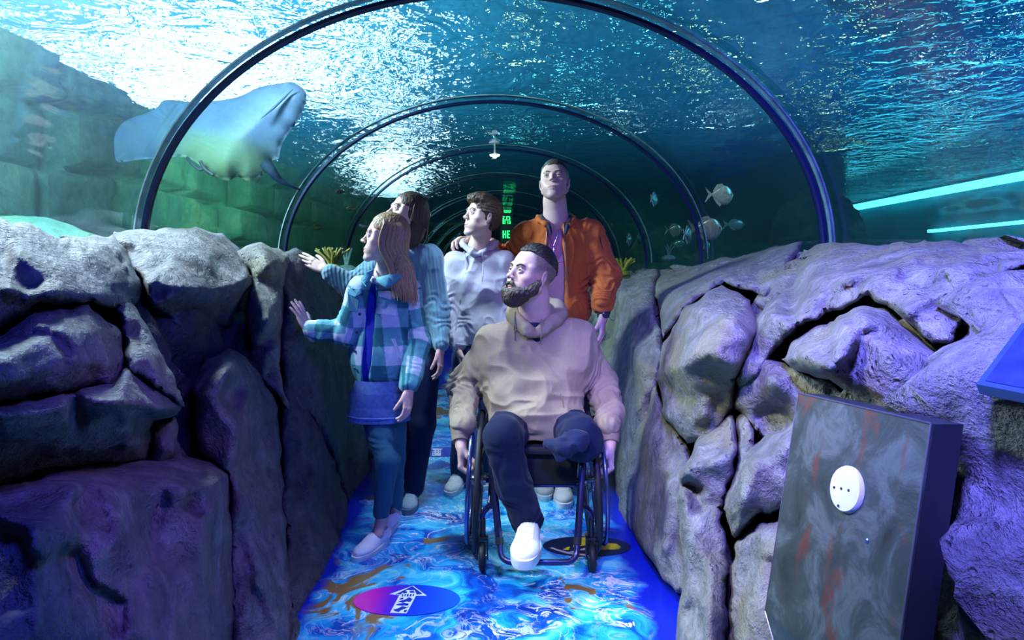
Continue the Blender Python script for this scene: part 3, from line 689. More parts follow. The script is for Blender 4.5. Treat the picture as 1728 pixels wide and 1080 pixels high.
# ================================================================ FLOOR
m, nt, out = nmat('printed_floor')
tc = nd(nt, 'ShaderNodeTexCoord').outputs['Object']
wp = noise_n(nt, tc, 1.6, 3, .6).outputs[1]
wv = nd(nt, 'ShaderNodeVectorMath', {0: wp, 1: (.5, .5, .5)}, operation='SUBTRACT').outputs[0]
wv = nd(nt, 'ShaderNodeVectorMath', {0: wv, 3: .9}, operation='SCALE').outputs[0]
pv = nd(nt, 'ShaderNodeVectorMath', {0: tc, 1: wv}, operation='ADD').outputs[0]
base = ramp(nt, noise_n(nt, pv, 2.3, 6, .60, 1.6).outputs[0], [(.30, (.004, .03, .30)), (.42, (.005, .10, .55)), (.49, (.015, .34, .80)), (.56, (.04, .54, .90)), (.64, (.22, .76, .92)), (.75, (.05, .48, .72))]).outputs[0]
ms = nd(nt, 'ShaderNodeMapping', {'Vector': pv, 'Scale': (1, 1.6, 1), 'Rotation': (0, 0, .4)}).outputs[0]
f1 = noise_n(nt, ms, 2.3, 5, .6, 2.6).outputs[0]
foam = math_n(nt, 'ABSOLUTE', math_n(nt, 'SUBTRACT', f1, .5))
foam = ramp(nt, foam, [(.0, (1,) * 3), (.010, (.9,) * 3), (.022, (0,) * 3)]).outputs[0]
fm = ramp(nt, noise_n(nt, tc, 2.1, 3).outputs[0], [(.42, (0,) * 3), (.56, (1,) * 3)]).outputs[0]
foam = math_n(nt, 'MULTIPLY', foam, fm)
f2 = math_n(nt, 'ABSOLUTE', math_n(nt, 'SUBTRACT', noise_n(nt, pv, 5.5, 5, .6, 2.0).outputs[0], .5))
f2 = math_n(nt, 'MULTIPLY', ramp(nt, f2, [(0, (.7,) * 3), (.02, (0,) * 3)]).outputs[0], ramp(nt, noise_n(nt, tc, 3.3, 2).outputs[0], [(.45, (0,) * 3), (.6, (.8,) * 3)]).outputs[0])
col = mixc(nt, math_n(nt, 'MAXIMUM', foam, f2), base, (.80, .82, .95))
sx = nd(nt, 'ShaderNodeSeparateXYZ', {0: tc})
side = math_n(nt, 'ABSOLUTE', sx.outputs[0])
br = math_n(nt, 'ADD', noise_n(nt, pv, 2.2, 4, .55, .8).outputs[0], math_n(nt, 'MULTIPLY', side, .16))
br = ramp(nt, br, [(.655, (0,) * 3), (.675, (1,) * 3)]).outputs[0]
col = mixc(nt, br, col, (.30, .16, .06))
deep = ramp(nt, math_n(nt, 'ADD', side, math_n(nt, 'MULTIPLY', noise_n(nt, tc, 4, 3).outputs[0], .25)), [(.70, (0,) * 3), (.76, (1,) * 3)]).outputs[0]
col = mixc(nt, deep, col, (.006, .02, .50))
bu = nd(nt, 'ShaderNodeBump', {'Height': noise_n(nt, tc, 90, 2).outputs[0], 'Strength': .05, 'Distance': .005})
b = nd(nt, 'ShaderNodeBsdfPrincipled', {'Base Color': col, 'Roughness': .27, 'Specular IOR Level': .45, 'Normal': bu.outputs[0]})
nt.links.new(b.outputs[0], out.inputs[0])
o = MB().box((0, 12.2, -.05), (2.6, 25.8, .1)).build('floor', m, smooth=False); tag(o, kind='structure')

# ---- round floor stickers
def disc_mesh(c, rx, ry, z0=.0005, z1=.003, n=72):
    V = [(c[0] + rx * math.cos(2 * math.pi * k / n), c[1] + ry * math.sin(2 * math.pi * k / n), z) for z in (z0, z1) for k in range(n)]
    return V, [tuple(range(n, 2 * n)), tuple(range(n))[::-1]] + [(k, (k + 1) % n, n + (k + 1) % n, n + k) for k in range(n)]
def flat(name, polys, z, mat, parent, th=.0012):
    mb = MB()
    for poly in polys:
        n = len(poly); mb.add([(x, y, z) for x, y in poly] + [(x, y, z + th) for x, y in poly], [tuple(range(n, 2 * n)), tuple(range(n))[::-1]] + [(k, (k + 1) % n, n + (k + 1) % n, n + k) for k in range(n)])
    return mb.build(name, mat, parent, False)
fp = lambda px, py: tuple(P(px, py, F * CZ / (py - VY))[:2])
def ring(px0, px1, cy0, cy1):
    a, b = fp((px0 + px1) / 2, cy0), fp((px0 + px1) / 2, cy1); mid = (a[1] + b[1]) / 2
    w = (px1 - px0) * mid / F / 2; return (( (px0 + px1) / 2 - VX) * mid / F + CX, mid), w, (a[1] - b[1]) / 2
c1, rx1, ry1 = ring(597, 776, 988, 1040)
D1 = empty('floor_sticker', (c1[0], c1[1], 0)); tag(D1, 'round blue and magenta floor sticker with a white arrow in front of the wheelchair', 'floor sticker', 'floor stickers')
m, nt, out = nmat('sticker_gradient')
tc = nd(nt, 'ShaderNodeTexCoord').outputs['Generated']
dx = nd(nt, 'ShaderNodeSeparateXYZ', {0: tc}).outputs[0]
g = ramp(nt, dx, [(.0, (.95, .03, .50)), (.18, (.70, .01, .50)), (.34, (.12, .02, .60)), (.52, (.01, .04, .62)), (1, (.005, .10, .75))]).outputs[0]
b = nd(nt, 'ShaderNodeBsdfPrincipled', {'Base Color': g, 'Roughness': .3})
nt.links.new(b.outputs[0], out.inputs[0])
MB().add(*disc_mesh(c1, rx1, ry1)).build('disc', m, D1, False)
M_white = simple('print_white', (.78, .80, .92), .4)
M_navy = simple('print_navy', (.012, .03, .45), .35)
A = lambda px, py: fp(px, py)
flat('arrow', [[A(658, 1036), A(686, 1036.8), A(702, 1007), A(720, 1006.8), A(697, 990), A(657, 1004.5), A(674, 1006)]], .003, M_white, D1)
ph = [[(668, 1005), (696, 991.5), (713, 1004.5), (703, 1005.5), (700, 998), (686, 997.5), (676, 1005)]]
ph += [[(680, 1001), (686, 999.5), (687, 1002.5), (681, 1003.5)], [(691, 999.5), (698, 999.5), (700, 1002), (692, 1002.5)],
       [(679, 1005), (681, 1005), (680, 1008.5), (678, 1008.5)], [(683, 1005), (685, 1005), (684, 1008.5), (682, 1008.5)], [(687, 1005), (690, 1005), (689, 1008.5), (686, 1008.5)], [(692, 1005), (695, 1005), (694, 1008.5), (691, 1008.5)], [(697, 1004.5), (699, 1004.5), (698, 1008), (696, 1008)],
       [(675, 1012), (681, 1010.5), (680, 1013.5), (674, 1014)], [(684, 1014), (690, 1010), (696, 1013), (692, 1018), (686, 1017), (680, 1019), (672, 1018), (676, 1016)],
       [(673, 1021), (681, 1019.5), (690, 1021), (688, 1024), (676, 1024), (668, 1023)], [(672, 1029), (679, 1025), (686, 1027), (690, 1026), (684, 1029), (676, 1032), (673, 1035), (666, 1033), (664, 1031)],
       [(682, 1032), (687, 1031.5), (685, 1035), (681, 1035)]]
flat('lettering', [[A(*q) for q in poly][::1] for poly in ph], .0043, M_navy, D1)
c2, rx2, ry2 = ring(916, 1064, 906, 940)
D2 = empty('floor_sticker', (c2[0], c2[1], 0)); tag(D2, 'round dark navy floor sticker with yellow shapes beneath the right caster', 'floor sticker', 'floor stickers')
MB().add(*disc_mesh(c2, rx2, ry2)).build('disc', simple('sticker_dark', (.008, .012, .06), .35), D2, False)
flat('yellow_shape', [[A(967, 924.5), A(989, 921), A(988, 908), A(980, 909), A(969, 918)], [A(1008, 929.5), A(1045, 928), A(1048, 924), A(1040, 919), A(1018, 918), A(1010, 925)], [A(950, 929), A(960, 929), A(962, 924), A(957, 925)]], .003, simple('print_yellow', (.72, .66, .02), .4), D2)
arc = [A(928, 926), A(940, 930.5), A(958, 935.5), A(990, 939)]; arc2 = [A(990, 937), A(958, 933), A(940, 928), A(932, 925)]
flat('grey_arc', [arc + arc2, [A(968, 931), A(975, 933), A(968, 933.5), A(962, 932)], [A(980, 928), A(987, 926), A(987, 929), A(979, 930)]], .003, simple('print_grey', (.5, .5, .5), .5), D2)
c3, rx3, ry3 = ring(690, 800, 755, 771)
D3 = empty('floor_sticker', (c3[0], c3[1], 0)); tag(D3, 'distant deep blue floor sticker between the mother and the teenager', 'floor sticker', 'floor stickers')
MB().add(*disc_mesh(c3, rx3, ry3)).build('disc', simple('sticker_blue', (.02, .03, .42), .35), D3, False)
flat('white_mark', [[A(729, 770), A(744, 770), A(744, 760), A(748, 758), A(728, 757.5), A(731, 760)]], .003, M_white, D3)
for k in range(7):
    x = 731 + (k % 3) * 5; y = 760.5 + (k // 3) * 3.2
    flat('mark_detail', [[A(x, y + 1.6), A(x + 2.2, y + 1.6), A(x + 2.2, y), A(x, y)]], .0043, M_navy, D3)

# ================================================================ STEEL BOX ON THE RIGHT
m, nt, out = nmat('mottled_steel')
v = coords(nt)
a = noise_n(nt, v, 9, 6, .65, .6).outputs[0]; bn = noise_n(nt, nd(nt, 'ShaderNodeMapping', {'Vector': v, 'Scale': (6, 6, 1.6), 'Location': (3, 1, 2)}).outputs[0], 2.0, 5, .6, .5).outputs[0]
col = ramp(nt, a, [(.3, (.02, .026, .02)), (.5, (.045, .06, .05)), (.62, (.10, .125, .11)), (.75, (.04, .05, .045))]).outputs[0]
col = mixc(nt, ramp(nt, bn, [(.58, (0,) * 3), (.66, (.8,) * 3)]).outputs[0], col, (.13, .035, .02))
bu = nd(nt, 'ShaderNodeBump', {'Height': a, 'Strength': .25, 'Distance': .01})
b = nd(nt, 'ShaderNodeBsdfPrincipled', {'Base Color': col, 'Roughness': .5, 'Metallic': .25, 'Normal': bu.outputs[0]})
nt.links.new(b.outputs[0], out.inputs[0]); M_box = m
pTL, pTR, pBR, pBL = P(1352, 664, 1.72), P(1577, 716, 1.30), P(1520, 1110, 1.25), P(1296, 1032, 1.66)
pB2 = P(1356, 1110, 1.54)
BX = empty('electrical_box', (.85, 1.5, .35)); tag(BX, 'mottled grey steel electrical box leaning in the right rock wall', 'electrical box')
n_ = np.cross(pBL - pTL, pTR - pTL); n_ /= np.linalg.norm(n_); n_ = n_ if n_[1] < 0 else -n_
front = [pTL, pTR, pBR, pBL]
side_v = P(1626, 716, 1.33) - pTR
mb = MB(); fr_ = front; bk_ = [p + side_v for p in front]
# lower end carries on below the frame edge
ext = (pBL - pTL) * .35; fr_ = [pTL, pTR, pBR + (pBR - pTR) * .25, pBL + (pB2 - pBL) * 1.0 + (pBR - pTR) * .25, pBL]; bk_ = [p + side_v for p in fr_]
k = len(fr_)
mb.add(fr_ + bk_, [tuple(range(k))[::-1], tuple(range(k, 2 * k))] + [(i, (i + 1) % k, k + (i + 1) % k, k + i) for i in range(k)])
mb.build('casing', simple('box_side', (.03, .035, .05), .5, .3), BX, False)
th = n_ * .008; f2 = [p + th for p in fr_]
mb = MB(); mb.add([p + n_ * .001 for p in fr_] + f2, [tuple(range(k))[::-1], tuple(range(k, 2 * k))] + [(i, (i + 1) % k, k + (i + 1) % k, k + i) for i in range(k)]); mb.build('front_plate', M_box, BX, False)
mb = MB(); e_ = simple('edge_metal', (.30, .30, .36), .3, .8)
mb.tube([pTL + th, pTR + th], .0022, 6); mb.tube([fr_[4] + th, fr_[3] + th], .0022, 6); mb.tube([pTL + th, fr_[4] + th], .0015, 6); mb.tube([pTR + th, fr_[2] + th], .002, 6)
mb.build('edge_trim', e_, BX)
u_ = (pTR - pTL) / np.linalg.norm(pTR - pTL); w_ = np.cross(n_, u_)
def onplate(px, py):
    d = P(px, py, 1.0) - V3(CX, 0, CZ); o_ = V3(CX, 0, CZ); t = ((pTL + th - o_) @ n_) / (d @ n_); return o_ + d * t
cD = onplate(1431.5, 826)
rv = np.linalg.norm(onplate(1431.5, 786) - cD)
mb = MB(); mb.lathe(cD, [(0, -.002), (rv, -.002), (rv, .004), (rv * .93, .010), (rv * .6, .012), (0, .012)], n_, 48); mb.build('round_cover', simple('white_plastic', (.72, .74, .85), .35, coat=.3), BX)
for q in ((1416, 824), (1428, 826), (1440.5, 829), (1423, 855)):
    c = onplate(*q) + n_ * .012; MB().lathe(c, [(0, 0), (.0032, 0), (.003, .0012), (0, .0012)], n_, 12).build('cover_screw', simple('black_hole', (.02, .02, .03), .5), BX)
c = onplate(1465, 913); MB().lathe(c, [(0, 0), (.0065, 0), (.006, .003), (.003, .005), (0, .005)], n_, 6).build('bolt', simple('blue_metal', (.15, .2, .5), .3, .8), BX)
# ---- tilted information sign at the far right
SG = empty('information_sign', P(1740, 620, 1.25)); tag(SG, 'tilted blue framed information board on the right rock edge', 'information sign')
q0, q1, q2, q3 = P(1647, 648, 1.24), P(1860, 690, 1.06), P(1830, 480, 1.3), P(1724, 545, 1.33)
q2 = q3 + (q1 - q0); nn = np.cross(q1 - q0, q3 - q0); nn /= np.linalg.norm(nn); nn = nn if nn[2] > 0 else -nn
mb = MB(); c_ = [q0, q1, q2, q3]; lo_ = [p - nn * .022 for p in c_]
mb.add(c_ + lo_, [(0, 1, 2, 3), (7, 6, 5, 4)] + [(i, 4 + i, 4 + (i + 1) % 4, (i + 1) % 4) for i in range(4)]); mb.build('board_frame', simple('sign_frame', (.05, .10, .20), .35, .2), SG, False)
cc = sum(c_) / 4; ins_ = [cc + (p - cc) * .88 + nn * .002 for p in c_]; mb = MB(); mb.add(ins_ + [p - nn * .004 for p in ins_], [(0, 1, 2, 3), (7, 6, 5, 4)] + [(i, 4 + i, 4 + (i + 1) % 4, (i + 1) % 4) for i in range(4)])
mb.build('board_face', simple('sign_face', (.03, .05, .16), .25, var=.5, vs=14), SG, False)
mb = MB(); mb.tube([cc - nn * .02, cc - nn * .02 + V3(.12, .1, -.3)], .02, 10); mb.build('bracket', simple('sign_frame', (.05, .1, .2)), SG)

# ---- pendant fitting at the third hoop and the green sign at the far end
hp = V3(.0, HOOPS[3], TZ + TB)
hp[0] = P(835, 253, HOOPS[3])[0]
LF = empty('tunnel_lamp', hp); tag(LF, 'small white lamp hanging from the third hoop on a short stem', 'lamp')
Mw = simple('lamp_white', (.75, .85, .88), .3)
MB().lathe(hp + V3(0, -.05, .06), [(0, .03), (.022, .03), (.03, .012), (.055, .006), (.058, -.008), (.02, -.012), (0, -.012)], (0, 0, 1), 24).build('mounting_plate', Mw, LF)  # upper disc stands for the lamp's reflection, built as a solid
MB().tube([hp + V3(0, -.05, .06), hp + V3(0, -.05, -.06)], .011, 10).build('stem', simple('lamp_stem', (.5, .6, .6), .3), LF)
MB().lathe(hp + V3(0, -.05, -.075), [(0, -.032), (.018, -.03), (.022, -.018), (.05, -.008), (.056, .008), (.03, .014), (0, .014)], (0, 0, 1), 24).build('lamp_shade', emis('lamp_glow', (.8, .97, 1), 1.6), LF)
GS = empty('green_sign', P(852, 385, 15)); tag(GS, 'dark sign with glowing green characters behind the teenager', 'sign')
Ys = 15.0; mb = MB(); a_, b_ = P(844, 352, Ys), P(866, 412, Ys)
mb.box(((a_[0] + b_[0]) / 2, Ys + .03, (a_[2] + b_[2]) / 2), (b_[0] - a_[0], .04, a_[2] - b_[2])); mb.build('sign_panel', simple('sign_black', (.004, .02, .012), .5), GS, False)
MG = emis('green_led', (.03, 1.0, .22), 1.7)
def seg(px0, py0, px1, py1):
    p, q = P(px0 + 2.5, py0, Ys), P(px1 + 2.5, py1, Ys); return ((p[0] + q[0]) / 2, Ys, (p[2] + q[2]) / 2), (abs(q[0] - p[0]), .02, abs(p[2] - q[2]))
def glyph(rects):
    mb = MB()
    for r in rects: mb.box(*seg(*r))
    mb.build('character', MG, GS, False)
glyph([(847, 355, 860, 357), (848, 358, 859, 359)])
glyph([(845.5, 365, 848, 378), (845.5, 370, 851, 372), (848, 365, 850, 366.5), (849, 372, 850.5, 378)])
glyph([(852, 365, 853.5, 372), (852, 365, 858, 366.5), (856.5, 366, 858.5, 372), (852, 370.5, 858, 372), (854, 373, 855.5, 378), (857, 373, 859, 378)])
glyph([(845.5, 389, 848, 402), (850, 389, 851.5, 402), (846, 394, 851, 396.5)])
glyph([(853, 389, 855, 402), (853, 389, 858, 391), (853, 394.5, 857.5, 396.5), (853, 400, 858, 402)])
# ================================================================ FIGURE TOOLKIT
def join_pieces(name, pieces, mat, parent):
    """pieces: (ops, vox, color_fn, disp_fn); one object"""
    VV = []; QQ = []; CC = []; k = 0
    for ops, vox, color, disp in pieces:
        V, Q = polygonize(ops, vox); V = relax(V, Q, 1)
        c = color(V) if callable(color) else np.tile(np.array(color, float), (len(V), 1))
        if disp is not None: V = V + vnormals(V, Q) * disp(V)[:, None]
        VV.append(V); QQ.append(Q + k); CC.append(c); k += len(V)
    V = np.concatenate(VV); Q = np.concatenate(QQ); C = np.concatenate(CC)
    me = np_mesh(name, V, Q); at = me.color_attributes.new('tint', 'FLOAT_COLOR', 'POINT')
    at.data.foreach_set('color', np.concatenate([C, np.ones((len(V), 1))], 1).astype(np.float32).ravel())
    return obj(name, me, mat, parent)
M_skin = simple('skin', (.6, .4, .32), .48, attr=True, var=.05, vs=60, sss=.12, spec=.4, bump=.15, bs=500)
M_cloth = simple('cloth', (.5, .5, .5), .85, attr=True, var=.07, vs=90, spec=.2, bump=.25, bs=700, sheen=.06)
M_hair = simple('hair', (.1, .06, .03), .5, attr=True, var=.25, vs=160, spec=.5, bump=.3, bs=500)

EYE = (.0310, .0700, .0055); EYER = .0127
def head_ops(jaw=1.0, fem=0, nose=1.0, smile=0, lips=1.0, ears=True):
    w = 1 - .05 * fem; jw = jaw * (1 - .12 * fem)
    o = U(ell((0, -.014, .040), (.074 * w, .094, .080)))
    o += U(ell((0, .026, -.005), (.065 * w, .060, .078)), .02)                # mid face
    o += U(ell((0, .030, -.062), (.050 * jw, .052, .048)), .02)               # jaw mass
    for s in (-1, 1):
        o += U(cap((s * .055 * jw, -.002, -.046), (s * .016 * jw, .066, -.098), .016, .014), .022)
        o += U(ell((s * .043, .054, -.022), (.021, .020, .018)), .02); o += U(ell((s * .040, .036, -.050), (.017, .026, .026)), .02)        # cheekbone
        o += U(ell((s * .028, .060, -.052), (.018, .018, .022)), .02)
        o += U(cap((s * .054, .050, .024), (s * .053, .052, -.012), .010, .010), .012)
    o += U(ell((0, .074, -.101), (.019 * jw, .0165, .015)), .018)             # chin
    o += U(ell((0, .072, -.062), (.026, .017, .022)), .02)                    # muzzle
    o += U(cap((-.032, .077, .0265), (.032, .077, .0265), .0098), .014)       # brow
    for s in (-1, 1):
        o += Sx(ell((s * .0315, .098, .007), (.0170, .021, .0105)), .009)      # socket
    n = nose
    o += U(cap((0, .082, .016), (0, .101, -.018), .0062 * n, .0085 * n), .010)
    o += U(ell((0, .1045, -.022), (.0095 * n, .0095, .0088)), .006)
    for s in (-1, 1):
        o += U(ell((s * .0105 * n, .097, -.026), (.0072, .009, .007)), .005)
        o += Sx(ell((s * .0055, .104, -.0325), (.0028, .004, .003)), .002)
    for s in (-1, 1):                                                          # eyelids on the ball
        c = np.array(EYE) * (s, 1, 1); E = EYER + .0008
        def arc(z0, z1, zs): 
            r = []
            for t in (-1, -.66, -.33, 0, .33, .66, 1):
                x = .0122 * t; z = z0 + (z1 - z0) * t * t + zs * t * s; r.append(c + np.array([x, math.sqrt(max(1e-6, E * E - x * x - z * z)), z]))
            return r
        o += U(chain(arc(.0066, -.0004, .0006), [.0016, .0023, .0026, .0027, .0026, .0023, .0016]), .004)
        o += U(chain(arc(-.0064, -.0010, .0006), [.0018, .0022, .0024, .0024, .0024, .0022, .0018]), .004)
    # mouth
    sm = smile * .005; y0 = -.0040
    ul = [(-.024, .081, -.0625 + sm * 1.2), (-.012, .0915, -.0575), (0, .0940, -.0588), (.012, .0915, -.0575), (.024, .081, -.0625 + sm * 1.2)]
    ll = [(-.022, .081, -.0650 + sm * 1.2), (-.010, .0905, -.0695), (0, .0920, -.0705), (.010, .0905, -.0695), (.022, .081, -.0650 + sm * 1.2)]
    sh = lambda L: [np.array(q) + (0, y0, 0) for q in L]
    o += U(chain(sh(ul), [.002, .0038 * lips, .0042 * lips, .0038 * lips, .002]), .005)
    o += U(chain(sh(ll), [.002, .0044 * lips, .0052 * lips, .0044 * lips, .002]), .005)
    ml = [(-.025, .086, -.0632 + sm * 1.4), (-.01, .0975, -.0642), (.01, .0975, -.0642), (.025, .086, -.0632 + sm * 1.4)]
    o += Sx(chain(sh(ml), [.0012, .002, .002, .0012]), .0022)
    if ears:
        for s in (-1, 1):
            R = rotm(-s * .40, 0, s * .12)
            o += U(ell((s * .0745 * w, -.008, -.004), (.0068, .0165, .0285), R), .007)
            o += U(ell((s * .071 * w, -.004, -.028), (.0065, .009, .009), R), .005)
            o += Sx(ell((s * .0825 * w, -.003, .001), (.0040, .0080, .0145), R), .005)
    return o
def face_color(fr, skin, lip, stubble=0, blush=.0, fade=0):
    o, R, s = fr; skin = np.array(skin); lip = np.array(lip)
    def f(V):
        p = (V - o) @ R / s; C = np.tile(skin, (len(V), 1))
        C *= (1 + .05 * fbm(p * 30, 3))[:, None]
        ml = np.exp(-((p[:, 0] / .0235) ** 4) - ((p[:, 2] + .0645) / .0095) ** 4) * (p[:, 1] > .075)
        C = C * (1 - ml[:, None]) + lip * ml[:, None]
        ck = np.exp(-(((np.abs(p[:, 0]) - .045) / .02) ** 2 + ((p[:, 2] + .03) / .022) ** 2)) * (p[:, 1] > .02)
        C = C * (1 - blush * ck[:, None] * np.array([.0, .25, .2]))
        for sd in (-1, 1):                                # lash line and lid shade
            q = p - np.array(EYE) * (sd, 1, 1); x = q[:, 0] / .0122
            zl = .0066 * (1 - x * x) - .0006; on = (np.abs(x) < 1.08) & (p[:, 1] > .055)
            la = np.exp(-((q[:, 2] - zl + .0012) / .0016) ** 2) * on + .35 * np.exp(-((q[:, 2] + .0062 * (1 - x * x)) / .0014) ** 2) * on
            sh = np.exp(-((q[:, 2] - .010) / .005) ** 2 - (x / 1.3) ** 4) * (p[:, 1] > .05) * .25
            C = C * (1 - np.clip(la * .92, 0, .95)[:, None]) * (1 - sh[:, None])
        if fade:
            fd = ss(-.008, .036, p[:, 2]) * ss(.052, .030, p[:, 1]) + ss(-.035, .0, p[:, 2]) * ss(-.02, -.04, p[:, 1]); fd = np.clip(fd, 0, 1) * (.8 + .2 * vnoise(p * 300))
            C = C * (1 - fade * fd[:, None]) + np.array((.03, .026, .028)) * fade * fd[:, None]
        if stubble:
            st = ss(-.038, -.060, p[:, 2] - .25 * np.clip(.05 - p[:, 1], -1, .05)) * ss(-.02, .02, p[:, 1]) * (1 - ml) * ss(-.16, -.12, p[:, 2])
            st *= .75 + .25 * vnoise(p * 260)
            C = C * (1 - stubble * st[:, None] * np.array([.55, .55, .5]))
        return C
    return f
def eye_pair(fr, parent, gaze, iris=(.09, .05, .03)):
    """two eyeballs; gaze in head coordinates"""
    o, R, s = fr; g = np.array(gaze, float); g /= np.linalg.norm(g)
    for sd in (-1, 1):
        c = np.array(EYE) * (sd, 1, 1); n = 28; V = []; 
        u = np.cross(g, (0, 0, 1)); u /= np.linalg.norm(u); w = np.cross(u, g); ths = [0, .14, .2, .24, .36, .44, .48, .6, .9, 1.3, 1.8, 2.4, math.pi]
        C = []
        for th in ths:
            for k in range(n):
                a = 2 * math.pi * k / n; V.append(o + R @ ((c + EYER * (math.cos(th) * g + math.sin(th) * (math.cos(a) * u + math.sin(a) * w))) * s))
                C.append((.01, .01, .012) if th < .22 else (iris if th < .54 else (.70, .70, .72)))
        Q = np.array([(i * n + k, (i + 1) * n + k, (i + 1) * n + (k + 1) % n, i * n + (k + 1) % n) for i in range(len(ths) - 1) for k in range(n)])
        me = np_mesh('eye', np.array(V), Q); at = me.color_attributes.new('tint', 'FLOAT_COLOR', 'POINT')
        at.data.foreach_set('color', np.concatenate([np.array(C), np.ones((len(V), 1))], 1).astype(np.float32).ravel())
        obj('eye', me, simple('eyeball', (1, 1, 1), .12, attr=True, var=0, spec=.6), parent)
def brows(fr, parent, col, th=1.0, arch=.004):
    o, R, s = fr
    for sd in (-1, 1):
        pts = [(sd * .012, .0885, .0225), (sd * .023, .0878, .0265 + arch * .5), (sd * .036, .0835, .0275 + arch * .8), (sd * .049, .0715, .0240)]
        ops = U(chain(spline(pts, 3), [.0026 * th] * 4 + [.0032 * th] * 3 + [.0026 * th, .002, .0012]), .002)
        sdf_obj('eyebrow', place(ops, fr), .0016, M_hair, parent, color=lambda V: np.tile(np.array(col, float), (len(V), 1)) * (1 + .3 * vnoise(V * 400))[:, None])
def hair_disp(fr, amp, dirv=(1, 1, .12), f=150, seed=0):
    """grooves running along local dirv-stretched noise"""
    o, R, s = fr; d = np.array(dirv, float)
    def g(V, N=None):
        p = (V - o) @ R / s
        return amp * (fbm(p * d * f + seed, 2) + .6 * fbm(p * d * f * .4 + 7 + seed, 2))
    return g
def hair_col(fr, col, k=.35, st=(220, 220, 60.)):
    o, R, s = fr
    return lambda V: np.tile(np.array(col, float), (len(V), 1)) * np.clip(1 + k * fbm((V - o) @ R * np.array(st, float), 2), .3, 2.5)[:, None]
def short_hair(fr, parent, col, name='hair', floor=None, tilt=.42, top=.009, side=.003, recede=0, amp=.0014, fringe=None, f=200, nape=-.045, burn=.0):
    """cropped hair: cranium grown outwards, cut by a hairline"""
    ops = U(ell((0, -.014, .040), (.074 + side, .094 + side, .080 + top)))
    ops += U(ell((0, -.048, .000), (.058 + side, .056 + side, .060)), .02)
    ops += Sx(ell((0, .100, -.005 + recede), (.062, .060, .086), rotm(0, .12)), .010)     # forehead
    ops += Sx(rbox((0, .085, -.07), (.12, .068 + burn, .085), .01), .008)
    ops += Sx(rbox((0, .02, -.115), (.12, .060, .085), .01), .008)
    ops += Sx(rbox((0, -.05, nape - .06), (.12, .12, .055), .01), .006)
    for sd in (-1, 1): ops += Sx(ell((sd * .082, -.006, -.012), (.02, .024, .034)), .004)
    if fringe: ops += fringe
    if floor is not None: ops += Sx(rbox((0, -.03, floor - .10), (.14, .14, .10), .005, rotm(0, tilt)), .016)
    return sdf_obj(name, place(ops, fr), .0028, M_hair, parent, disp=hair_disp(fr, amp, (1, .25, 1), f), color=hair_col(fr, col))

def hand_ops(curl=(.3, .4, .3), thumb=(.5, .2), spread=.06, s=1.0, per=None):
    """wrist at the origin, fingers to +y, palm faces -z, thumb on +x.  curl in radians per joint"""
    o = []
    kn = [(.027, .088, .002), (.009, .093, .005), (-.010, .090, .004), (-.027, .081, .0)]
    for i, k in enumerate(kn): o += U(cap((k[0] * .62, .006, 0), (k[0], k[1] - .004, k[2] - .004), .0135, .0108), .009)
    o += U(ell((0, .045, -.004), (.034, .042, .0125)), .01)
    o += U(ell((.024, .030, -.008), (.016, .028, .014)), .01)
    Ls = [(.040, .024, .019), (.045, .028, .020), (.041, .026, .020), (.032, .019, .018)]
    for i, k in enumerate(kn):
        cu = per[i] if per else curl; a = 0; p = np.array(k); az = -(i - 1.4) * -spread * 1.0
        pts = [p - np.array([0, .008, .002])]; 
        dirx = -(i - 1.4) * spread
        q = p.copy(); pts = [q.copy()]
        for j in range(3):
            a += cu[j]; d = np.array([dirx * math.cos(a), math.cos(a), -math.sin(a)]); d /= np.linalg.norm(d); q = q + d * Ls[i][j]; pts.append(q.copy())
        r = .0088 if i < 3 else .0076
        fo = U(chain(pts, [r * 1.06, r * .98, r * .92, r * .80]), .003)
        o += [('u', .004, group(fo, frame((0, 0, 0), np.eye(3))))]
    t0 = np.array([.022, .018, -.006]); op, fl = thumb
    d1 = np.array([math.sin(op), math.cos(op), -math.sin(fl)]); d1 /= np.linalg.norm(d1); t1 = t0 + d1 * .042
    d2 = np.array([math.sin(op * .6), math.cos(op * .6), -math.sin(fl * 1.8)]); d2 /= np.linalg.norm(d2); t2 = t1 + d2 * .031
    d3 = np.array([math.sin(op * .35), math.cos(op * .35), -math.sin(fl * 2.4)]); d3 /= np.linalg.norm(d3); t3 = t2 + d3 * .024
    o += [('u', .007, group(U(chain([t0, t1, t2, t3], [.014, .0115, .010, .0082]), .003), frame((0, 0, 0), np.eye(3))))]
    o += U(cap((0, -.05, 0), (0, .01, 0), .026, .024), .012)
    return o
def hand_frame(wrist, fingers, palm, side, s=1.0):
    """fingers: pointing direction, palm: palm normal, side=+1 puts the thumb at +x when palm faces -z"""
    y = np.array(fingers, float); y /= np.linalg.norm(y); z = -np.array(palm, float); z -= y * (y @ z); z /= np.linalg.norm(z); x = np.cross(y, z)
    if side < 0: x = -x
    return frame(wrist, np.stack([x, y, z], 1), s)
def wrinkle(f, amp, stretch, seed=0, sharp=1.5):
    """soft cloth folds: ridged noise stretched along some axes"""
    st = np.array(stretch, float)
    def g(V, N=None):
        q = V + .03 * np.stack([vnoise(V * 9 + seed), vnoise(V * 9 + seed + 5), vnoise(V * 9 + seed + 9)], 1)
        a = fbm(q * st * f + seed, 2); return amp * (np.clip(1 - np.abs(a) * sharp, 0, 1) ** 1.5 - .35)
    return g
def near(c, r):
    c = np.array(c, float); return lambda V: np.exp(-(((V - c) ** 2).sum(1)) / r ** 2)
